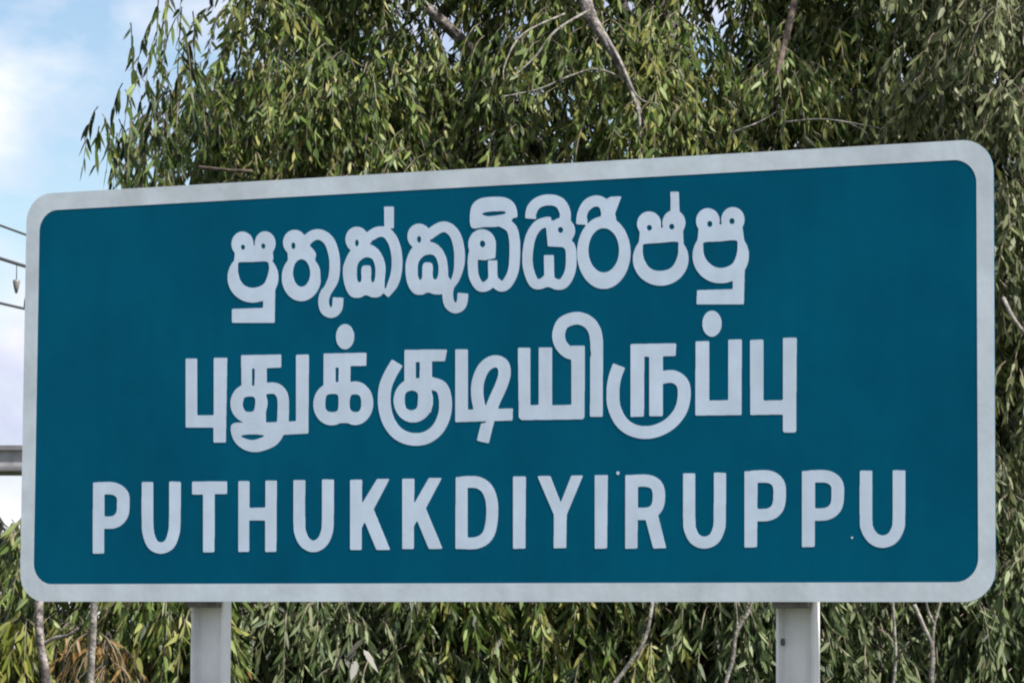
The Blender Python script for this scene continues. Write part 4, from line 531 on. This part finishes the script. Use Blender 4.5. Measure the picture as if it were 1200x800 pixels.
[[7409,5624,7387,5622,7310,5623,7296,5616,7291,5606,7290,4316,7285,4300,7276,4295,7221,4290,6979,4295,6935,4291,6869,4293,6851,4296,6842,4305,6839,4332,6838,5584,6833,5595,6819,5602,6736,5606,6692,5602,6598,5604,6548,5599,6537,5590,6534,5563,6535,4628,6540,4566,6541,4014,6543,4004,6549,3996,6571,3991,6648,3989,6693,3993,6952,3987,7007,3991,7254,3985,7276,3983,7285,3977,7290,3962,7290,3649,7292,3633,7297,3623,7314,3606,7336,3599,7539,3595,7561,3601,7579,3612,7588,3626,7591,3643,7591,4426,7597,4483,7598,5258,7603,5309,7603,5596,7598,5612,7584,5619,7436,5625]],
[[-9726,2787,-9753,2784,-9876,2786,-9924,2781,-9993,2781,-10006,2776,-10015,2762,-10006,2191,-10011,2121,-9993,1155,-9989,1131,-9982,1123,-9969,1119,-9832,1117,-9777,1122,-9716,1122,-9695,1127,-9688,1136,-9686,1160,-9695,1664,-9689,1688,-9679,1694,-9665,1696,-9474,1695,-9386,1708,-9311,1730,-9264,1750,-9224,1772,-9197,1791,-9135,1845,-9103,1881,-9072,1926,-9050,1966,-9034,2006,-9017,2087,-9011,2203,-9014,2394,-9023,2452,-9043,2510,-9066,2551,-9097,2592,-9135,2633,-9192,2675,-9247,2708,-9329,2744,-9398,2765,-9473,2779,-9548,2787,-9699,2789],[-9688,2495,-9666,2498,-9536,2496,-9482,2487,-9441,2475,-9406,2457,-9371,2429,-9358,2410,-9348,2363,-9346,2334,-9352,2282,-9350,2149,-9358,2097,-9374,2062,-9398,2031,-9432,2004,-9466,1991,-9541,1980,-9636,1981,-9677,1988,-9692,2001,-9695,2025,-9703,2466,-9700,2485]],
[[-7924,2771,-7937,2760,-7940,2742,-7928,1958,-7933,1901,-7931,1745,-7938,1665,-7972,1533,-7996,1470,-8019,1430,-8040,1407,-8069,1387,-8103,1376,-8136,1370,-8170,1373,-8217,1389,-8238,1402,-8259,1426,-8290,1478,-8312,1530,-8336,1605,-8351,1674,-8355,1784,-8362,1836,-8377,2725,-8381,2754,-8388,2763,-8408,2768,-8645,2772,-8672,2767,-8681,2752,-8677,2457,-8682,2399,-8675,1995,-8668,1942,-8663,1706,-8654,1630,-8638,1561,-8607,1463,-8567,1370,-8519,1289,-8479,1243,-8422,1194,-8368,1163,-8280,1128,-8212,1113,-8132,1106,-8065,1113,-8011,1124,-7964,1138,-7905,1163,-7845,1198,-7815,1221,-7777,1261,-7752,1296,-7725,1341,-7707,1381,-7673,1473,-7649,1559,-7636,1622,-7629,1674,-7630,1760,-7624,1806,-7629,2139,-7624,2197,-7633,2743,-7643,2758,-7663,2764,-7763,2766,-7817,2772]],
[[-6969,2761,-7009,2758,-7289,2762,-7315,2757,-7323,2748,-7325,2731,-7321,2490,-7315,2472,-7297,2464,-7131,2461,-7058,2466,-7038,2460,-7030,2451,-7027,2423,-7007,1151,-7001,1140,-6984,1132,-6799,1131,-6726,1138,-6716,1144,-6710,1161,-6714,1441,-6708,1498,-6722,2448,-6713,2462,-6693,2467,-6429,2464,-6409,2466,-6399,2472,-6393,2495,-6397,2729,-6403,2747,-6413,2753,-6426,2755,-6936,2763]],
[[-5364,2756,-5377,2746,-5379,2727,-5373,2165,-5378,2153,-5388,2147,-5447,2140,-5663,2142,-5708,2138,-5754,2138,-5780,2140,-5791,2146,-5797,2169,-5805,2716,-5808,2739,-5812,2745,-5822,2751,-5855,2754,-6065,2757,-6085,2752,-6092,2743,-6094,2715,-6072,1170,-6069,1147,-6065,1141,-6055,1135,-6035,1133,-5976,1138,-5819,1137,-5799,1142,-5792,1151,-5790,1174,-5799,1828,-5797,1839,-5789,1848,-5763,1853,-5410,1850,-5390,1847,-5380,1841,-5375,1829,-5374,1812,-5365,1166,-5362,1143,-5358,1137,-5348,1131,-5322,1129,-5263,1134,-5107,1133,-5088,1138,-5081,1147,-5079,1164,-5080,1317,-5075,1368,-5087,2315,-5082,2383,-5087,2735,-5096,2749,-5116,2755,-5338,2758]],
[[-3891,2763,-3904,2753,-3907,2735,-3896,1816,-3901,1765,-3902,1664,-3920,1590,-3938,1540,-3958,1495,-3984,1456,-4008,1428,-4036,1408,-4080,1388,-4113,1382,-4145,1387,-4177,1400,-4210,1421,-4242,1452,-4270,1492,-4291,1537,-4311,1588,-4330,1662,-4335,1904,-4342,1967,-4347,2374,-4341,2436,-4345,2719,-4348,2741,-4355,2750,-4375,2755,-4614,2759,-4640,2754,-4648,2740,-4637,1794,-4631,1749,-4628,1636,-4607,1545,-4575,1455,-4547,1398,-4502,1324,-4443,1256,-4409,1228,-4381,1208,-4303,1164,-4238,1139,-4167,1123,-4058,1123,-4013,1131,-3962,1146,-3911,1167,-3866,1190,-3832,1213,-3790,1248,-3758,1279,-3726,1318,-3691,1375,-3672,1414,-3646,1476,-3622,1554,-3607,1627,-3605,1683,-3600,1728,-3602,1953,-3597,2004,-3606,2736,-3615,2751,-3634,2756,-3731,2758,-3782,2764]],
[[-2482,2753,-2495,2747,-2507,2734,-2829,2268,-2857,2232,-2870,2226,-2877,2235,-2880,2263,-2883,2583,-2878,2639,-2878,2712,-2882,2730,-2893,2741,-2907,2743,-3079,2746,-3162,2741,-3175,2737,-3182,2728,-3184,2700,-3167,1201,-3164,1178,-3161,1173,-3151,1167,-3125,1164,-2903,1163,-2889,1166,-2878,1175,-2875,1199,-2879,1647,-2872,1669,-2845,1716,-2814,1765,-2802,1773,-2795,1772,-2789,1767,-2771,1736,-2537,1247,-2506,1186,-2494,1169,-2478,1162,-2447,1160,-2188,1159,-2169,1161,-2162,1167,-2160,1178,-2169,1200,-2551,2008,-2574,2064,-2573,2075,-2562,2097,-2258,2614,-2195,2725,-2191,2736,-2198,2746,-2217,2750]],
[[-1177,2754,-1189,2747,-1202,2732,-1522,2235,-1535,2219,-1547,2212,-1555,2224,-1557,2252,-1558,2369,-1552,2425,-1555,2709,-1558,2733,-1569,2743,-1583,2745,-1816,2749,-1841,2747,-1851,2741,-1854,2736,-1856,2708,-1842,1214,-1839,1192,-1836,1186,-1826,1180,-1801,1177,-1581,1176,-1567,1179,-1556,1189,-1553,1212,-1557,1668,-1548,1692,-1497,1773,-1487,1786,-1474,1792,-1462,1784,-1455,1773,-1214,1260,-1175,1184,-1163,1176,-1144,1174,-951,1172,-864,1178,-854,1180,-847,1186,-847,1202,-870,1252,-1182,1909,-1256,2071,-1253,2087,-1241,2110,-900,2689,-882,2722,-877,2738,-884,2748,-902,2752,-1152,2756]],
[[-259,2784,-382,2776,-426,2767,-494,2767,-510,2759,-514,2748,-511,2200,-516,2134,-509,1204,-505,1181,-499,1174,-487,1169,-406,1173,-357,1168,-252,1167,-209,1161,-110,1161,-5,1167,62,1178,148,1203,240,1243,313,1291,352,1326,395,1375,435,1435,462,1490,489,1572,507,1649,520,1720,532,1825,533,1869,538,1913,537,2100,529,2177,509,2287,486,2365,450,2453,402,2535,366,2581,328,2622,272,2667,198,2712,124,2745,50,2768,-30,2782,-228,2786],[-209,2523,-189,2525,-71,2523,-16,2515,21,2503,58,2486,96,2463,123,2441,151,2408,174,2374,206,2302,227,2230,235,2191,242,2153,243,2114,249,2081,250,1938,245,1899,244,1849,232,1750,203,1618,175,1553,152,1520,130,1498,109,1481,66,1456,23,1441,-14,1431,-44,1426,-118,1420,-174,1421,-192,1423,-209,1434,-214,1451,-222,2490,-220,2512]],
[[915,2759,909,2756,903,2748,901,2728,912,1183,920,1169,937,1165,1005,1164,1050,1169,1191,1169,1202,1174,1208,1181,1211,1201,1207,1806,1212,1862,1208,2468,1214,2519,1211,2738,1204,2751,1187,2756,938,2760]],
[[2331,2757,2320,2750,2312,2737,2083,2208,2075,2193,2066,2187,2060,2188,2055,2193,2046,2209,1817,2734,1806,2750,1797,2755,1783,2758,1592,2760,1518,2755,1508,2749,1507,2744,1515,2719,1900,1911,1902,1886,1905,1480,1900,1425,1901,1197,1904,1180,1915,1171,1948,1169,1999,1173,2178,1173,2194,1177,2200,1185,2202,1205,2201,1453,2206,1503,2205,1756,2210,1797,2212,1903,2577,2703,2591,2738,2587,2751,2571,2756,2353,2759]],
[[2897,2757,2889,2752,2886,2747,2884,2727,2892,1168,2899,1155,2916,1151,2949,1155,3082,1155,3120,1159,3164,1160,3178,1167,3183,1187,3182,1629,3187,1685,3185,2128,3190,2178,3189,2632,3194,2677,3193,2737,3185,2750,3169,2755,2920,2759]],
[[3978,2756,3956,2754,3879,2755,3841,2751,3775,2751,3736,2747,3637,2748,3621,2744,3614,2731,3618,1184,3621,1159,3627,1151,3638,1147,3682,1151,3813,1150,3885,1156,3895,1159,3901,1166,3904,1187,3903,1528,3908,1573,3907,1748,3909,1758,3915,1766,3926,1770,3943,1770,4079,1769,4096,1765,4103,1756,4114,1726,4266,1205,4278,1170,4284,1160,4294,1154,4322,1152,4376,1152,4420,1156,4550,1156,4566,1158,4574,1163,4577,1168,4575,1188,4460,1608,4395,1854,4400,1869,4452,1923,4493,1983,4510,2017,4523,2052,4543,2127,4549,2177,4551,2222,4555,2252,4555,2307,4543,2417,4532,2462,4520,2497,4510,2523,4492,2553,4445,2614,4417,2639,4383,2665,4328,2697,4262,2724,4180,2744,4142,2750,4104,2752,4071,2757],[3949,2490,3973,2492,4083,2491,4154,2479,4181,2470,4209,2457,4233,2436,4247,2416,4258,2381,4266,2321,4266,2240,4255,2155,4246,2125,4226,2090,4199,2064,4171,2050,4139,2041,4084,2035,3936,2036,3920,2039,3913,2044,3910,2054,3911,2466,3912,2476,3918,2483]],
[[5714,2770,5702,2760,5699,2743,5700,2138,5694,2079,5695,1721,5689,1679,5688,1625,5652,1524,5624,1471,5613,1455,5588,1432,5562,1418,5530,1407,5490,1400,5455,1400,5420,1408,5380,1426,5356,1444,5329,1478,5303,1527,5268,1623,5266,1763,5260,1811,5258,2723,5256,2750,5249,2758,5232,2763,5011,2767,4987,2762,4979,2749,4981,1808,4986,1760,4987,1615,4999,1551,5030,1465,5065,1389,5110,1319,5153,1268,5212,1222,5276,1186,5340,1162,5421,1145,5519,1143,5566,1150,5623,1164,5664,1178,5716,1202,5776,1240,5826,1288,5851,1319,5878,1362,5920,1452,5949,1532,5959,1569,5966,1607,5966,1671,5972,1713,5972,2071,5977,2130,5976,2744,5968,2758,5951,2763,5858,2765,5812,2771]],
[[6718,2805,6695,2802,6621,2803,6564,2798,6529,2789,6426,2789,6411,2782,6407,2772,6407,1190,6410,1168,6416,1161,6427,1157,6467,1160,6599,1160,6633,1164,6667,1165,6680,1167,6690,1176,6693,1199,6693,1544,6698,1586,6699,1693,6704,1709,6713,1714,6724,1716,6884,1715,6941,1721,6998,1731,7061,1749,7095,1764,7145,1789,7182,1815,7228,1857,7260,1894,7289,1936,7300,1957,7321,2010,7334,2058,7341,2095,7347,2137,7349,2179,7354,2216,7354,2391,7347,2450,7340,2487,7321,2546,7295,2594,7251,2653,7205,2696,7158,2729,7101,2758,7027,2784,6964,2797,6901,2804,6747,2807],[6717,2538,6736,2540,6901,2538,6953,2530,6993,2516,7021,2498,7039,2480,7059,2448,7069,2406,7075,2347,7075,2315,7070,2268,7069,2188,7057,2108,7044,2071,7023,2040,6993,2014,6958,1996,6930,1987,6896,1982,6838,1981,6793,1976,6753,1977,6724,1981,6707,1987,6701,1996,6699,2017,6698,2219,6704,2272,6704,2512,6707,2529]],
[[8042,2788,8019,2786,7946,2787,7884,2782,7844,2773,7742,2773,7728,2766,7723,2756,7721,1191,7724,1169,7730,1162,7741,1158,7775,1157,7820,1161,7961,1161,7995,1167,8006,1177,8009,1200,8009,1690,8015,1711,8029,1717,8063,1714,8108,1713,8158,1717,8220,1718,8299,1728,8372,1749,8434,1775,8484,1806,8523,1836,8547,1859,8578,1895,8600,1926,8625,1973,8637,2005,8654,2068,8666,2152,8667,2225,8672,2267,8672,2378,8666,2436,8650,2505,8638,2536,8611,2584,8566,2643,8531,2675,8469,2716,8407,2746,8340,2768,8278,2780,8210,2788,8070,2790],[8029,2524,8047,2526,8216,2524,8272,2514,8300,2505,8345,2481,8362,2466,8380,2440,8386,2424,8392,2387,8392,2234,8386,2150,8378,2108,8365,2071,8339,2035,8320,2019,8283,1998,8226,1983,8164,1976,8041,1978,8028,1980,8018,1989,8015,2012,8016,2498,8019,2515]],
[[9776,2758,9765,2749,9762,2732,9759,1744,9754,1697,9752,1613,9736,1566,9718,1525,9693,1478,9673,1450,9645,1426,9612,1410,9578,1399,9545,1393,9512,1395,9468,1406,9435,1422,9405,1444,9373,1481,9348,1517,9329,1554,9306,1612,9305,1691,9300,1738,9302,2718,9300,2744,9294,2752,9277,2757,9060,2761,9038,2756,9030,2743,9029,2465,9023,2412,9022,1877,9027,1824,9027,1620,9039,1546,9079,1446,9103,1399,9153,1325,9196,1275,9239,1236,9307,1192,9367,1164,9412,1150,9462,1140,9517,1133,9545,1132,9600,1139,9666,1153,9716,1169,9763,1190,9788,1203,9822,1227,9883,1284,9909,1316,9935,1356,9966,1413,9993,1476,10021,1559,10028,1621,10029,1793,10035,1845,10037,2733,10030,2746,10013,2751,9919,2753,9875,2759]]
]
# ------------------------------------------------------------------ the road sign
sign = empty('road_sign', (0, 0, 0))
tag(sign, 'large teal town name sign with white lettering in three scripts and white border', 'road sign')
W, H = 2.4, 0.9658
def rr(x0, x1, z0, z1, r, n=10):
    out = []
    for cx, cz, a0 in ((x1-r, z1-r, 0), (x0+r, z1-r, 90), (x0+r, z0+r, 180), (x1-r, z0+r, 270)):
        for k in range(n+1):
            a = math.radians(a0 + 90*k/n); out.append((cx+r*math.cos(a), cz+r*math.sin(a)))
    return out
def flat(name, loops, y_front, thick, m, parent, bevel=0.0):
    """fill outlines (with holes) drawn in the sign's plane and give them thickness"""
    cu = bpy.data.curves.new(name, 'CURVE'); cu.dimensions = '2D'; cu.fill_mode = 'BOTH'; cu.extrude = thick/2
    for lp in loops:
        sp = cu.splines.new('POLY'); sp.points.add(len(lp)-1); sp.use_cyclic_u = True
        for i, (x, z_) in enumerate(lp): sp.points[i].co = (x, z_, 0, 1)
    tmp = bpy.data.objects.new(name, cu)
    me = bpy.data.meshes.new_from_object(tmp); bpy.data.objects.remove(tmp); bpy.data.curves.remove(cu)
    me.transform(Matrix.Translation((0, y_front+thick/2, SIGN_Z)) @ Matrix.Rotation(math.pi/2, 4, 'X'))
    me.name = name; me.update()
    return link(name, me, m, parent)
outer = rr(-W/2, W/2, 0, H, .068); inner = rr(-W/2+.037, W/2-.037, .041, H-.041, .05)
panel = flat('panel', [rr(-W/2, W/2, 0, H, .068)], 0.0, .004, M['teal'], sign)
bk = flat('backing_sheet', [rr(-W/2+.003, W/2-.003, .003, H-.003, .065)], .0042, .002, M['alu'], sign)
flat('border', [outer, inner], -.0005, .0004, M['white_film'], panel)
for gl in LETTERS:
    flat('letter', [[(l[i]/10000, l[i+1]/10000) for i in range(0, len(l), 2)] for l in gl], -.0005, .0004, M['letter_film'], panel)
# a few chips and specks on the film
for x, z_, r in ((.3437, .2795, .004), (.885, .135, .0025)):
    flat('paint_speck', [[(x+r*math.cos(a*.7), z_+r*1.1*math.sin(a*.7)*(1 if a % 2 else .8)) for a in range(9)]], -.0005, .0004, M['letter_film'], panel)
# two channel posts and the rails behind the panel
def channel(name, xc, w, y0, z0, z1, dep=.04, th=.006):
    """U channel open to the front"""
    pr = [(-w/2, 0), (-w/2+th, 0), (-w/2+th, dep-th), (w/2-th, dep-th), (w/2-th, 0), (w/2, 0), (w/2, dep), (-w/2, dep)]
    V_ = [(xc+a, y0+b, z0) for a, b in pr] + [(xc+a, y0+b, z1) for a, b in pr]
    k = len(pr); F_ = [(i, (i+1) % k, (i+1) % k+k, i+k) for i in range(k)] + [tuple(range(k))[::-1], tuple(range(k, 2*k))]
    bm = bmesh.new(); vv = [bm.verts.new(p) for p in V_]
    for f in F_: bm.faces.new([vv[i] for i in f])
    bmesh.ops.recalc_face_normals(bm, faces=bm.faces[:])
    ed = [e for e in bm.edges if abs(e.verts[0].co.z-e.verts[1].co.z) > .5]
    bmesh.ops.bevel(bm, geom=ed, offset=.002, segments=2, affect='EDGES')
    bmesh.ops.triangulate(bm, faces=[f for f in bm.faces if len(f.verts) > 4])
    me = bpy.data.meshes.new(name); bm.to_mesh(me); bm.free()
    return me
for xc in (-.710, .741):
    po = link('post', channel('post', xc, .086, .036, -.3, SIGN_Z+H-.12), M['post'], sign)
    for bz in (-.085, ) if xc > 0 else ():
        V = []; Fc = []; tube(V, Fc, [(xc-.036, .056, SIGN_Z+bz), (xc-.032, .056, SIGN_Z+bz)], [.008, .008], 10)
        link('bolt', mesh_from('bolt', V, Fc), M['bolt'], po)
    for rz in (.2, .75):
        V = []; Fc = []; tube(V, Fc, [(xc, .0345, SIGN_Z+rz), (xc, .078, SIGN_Z+rz)], [.009, .009], 6)
        link('bolt', mesh_from('bolt', V, Fc), M['bolt'], po)
for xc in (-.710, .741):  # dark boxes added as the panel's shade on the post tops
    cl_ = link('post_shade', box_mesh('post_shade', xc-.040, xc+.040, .008, .034, SIGN_Z-.013, SIGN_Z+.06, .002), M['bolt'], sign)
for rz in (.2, .75):
    link('rail', box_mesh('rail', -W/2+.12, W/2-.12, .0065, .0345, SIGN_Z+rz-.025, SIGN_Z+rz+.025, .002), M['alu'], sign)
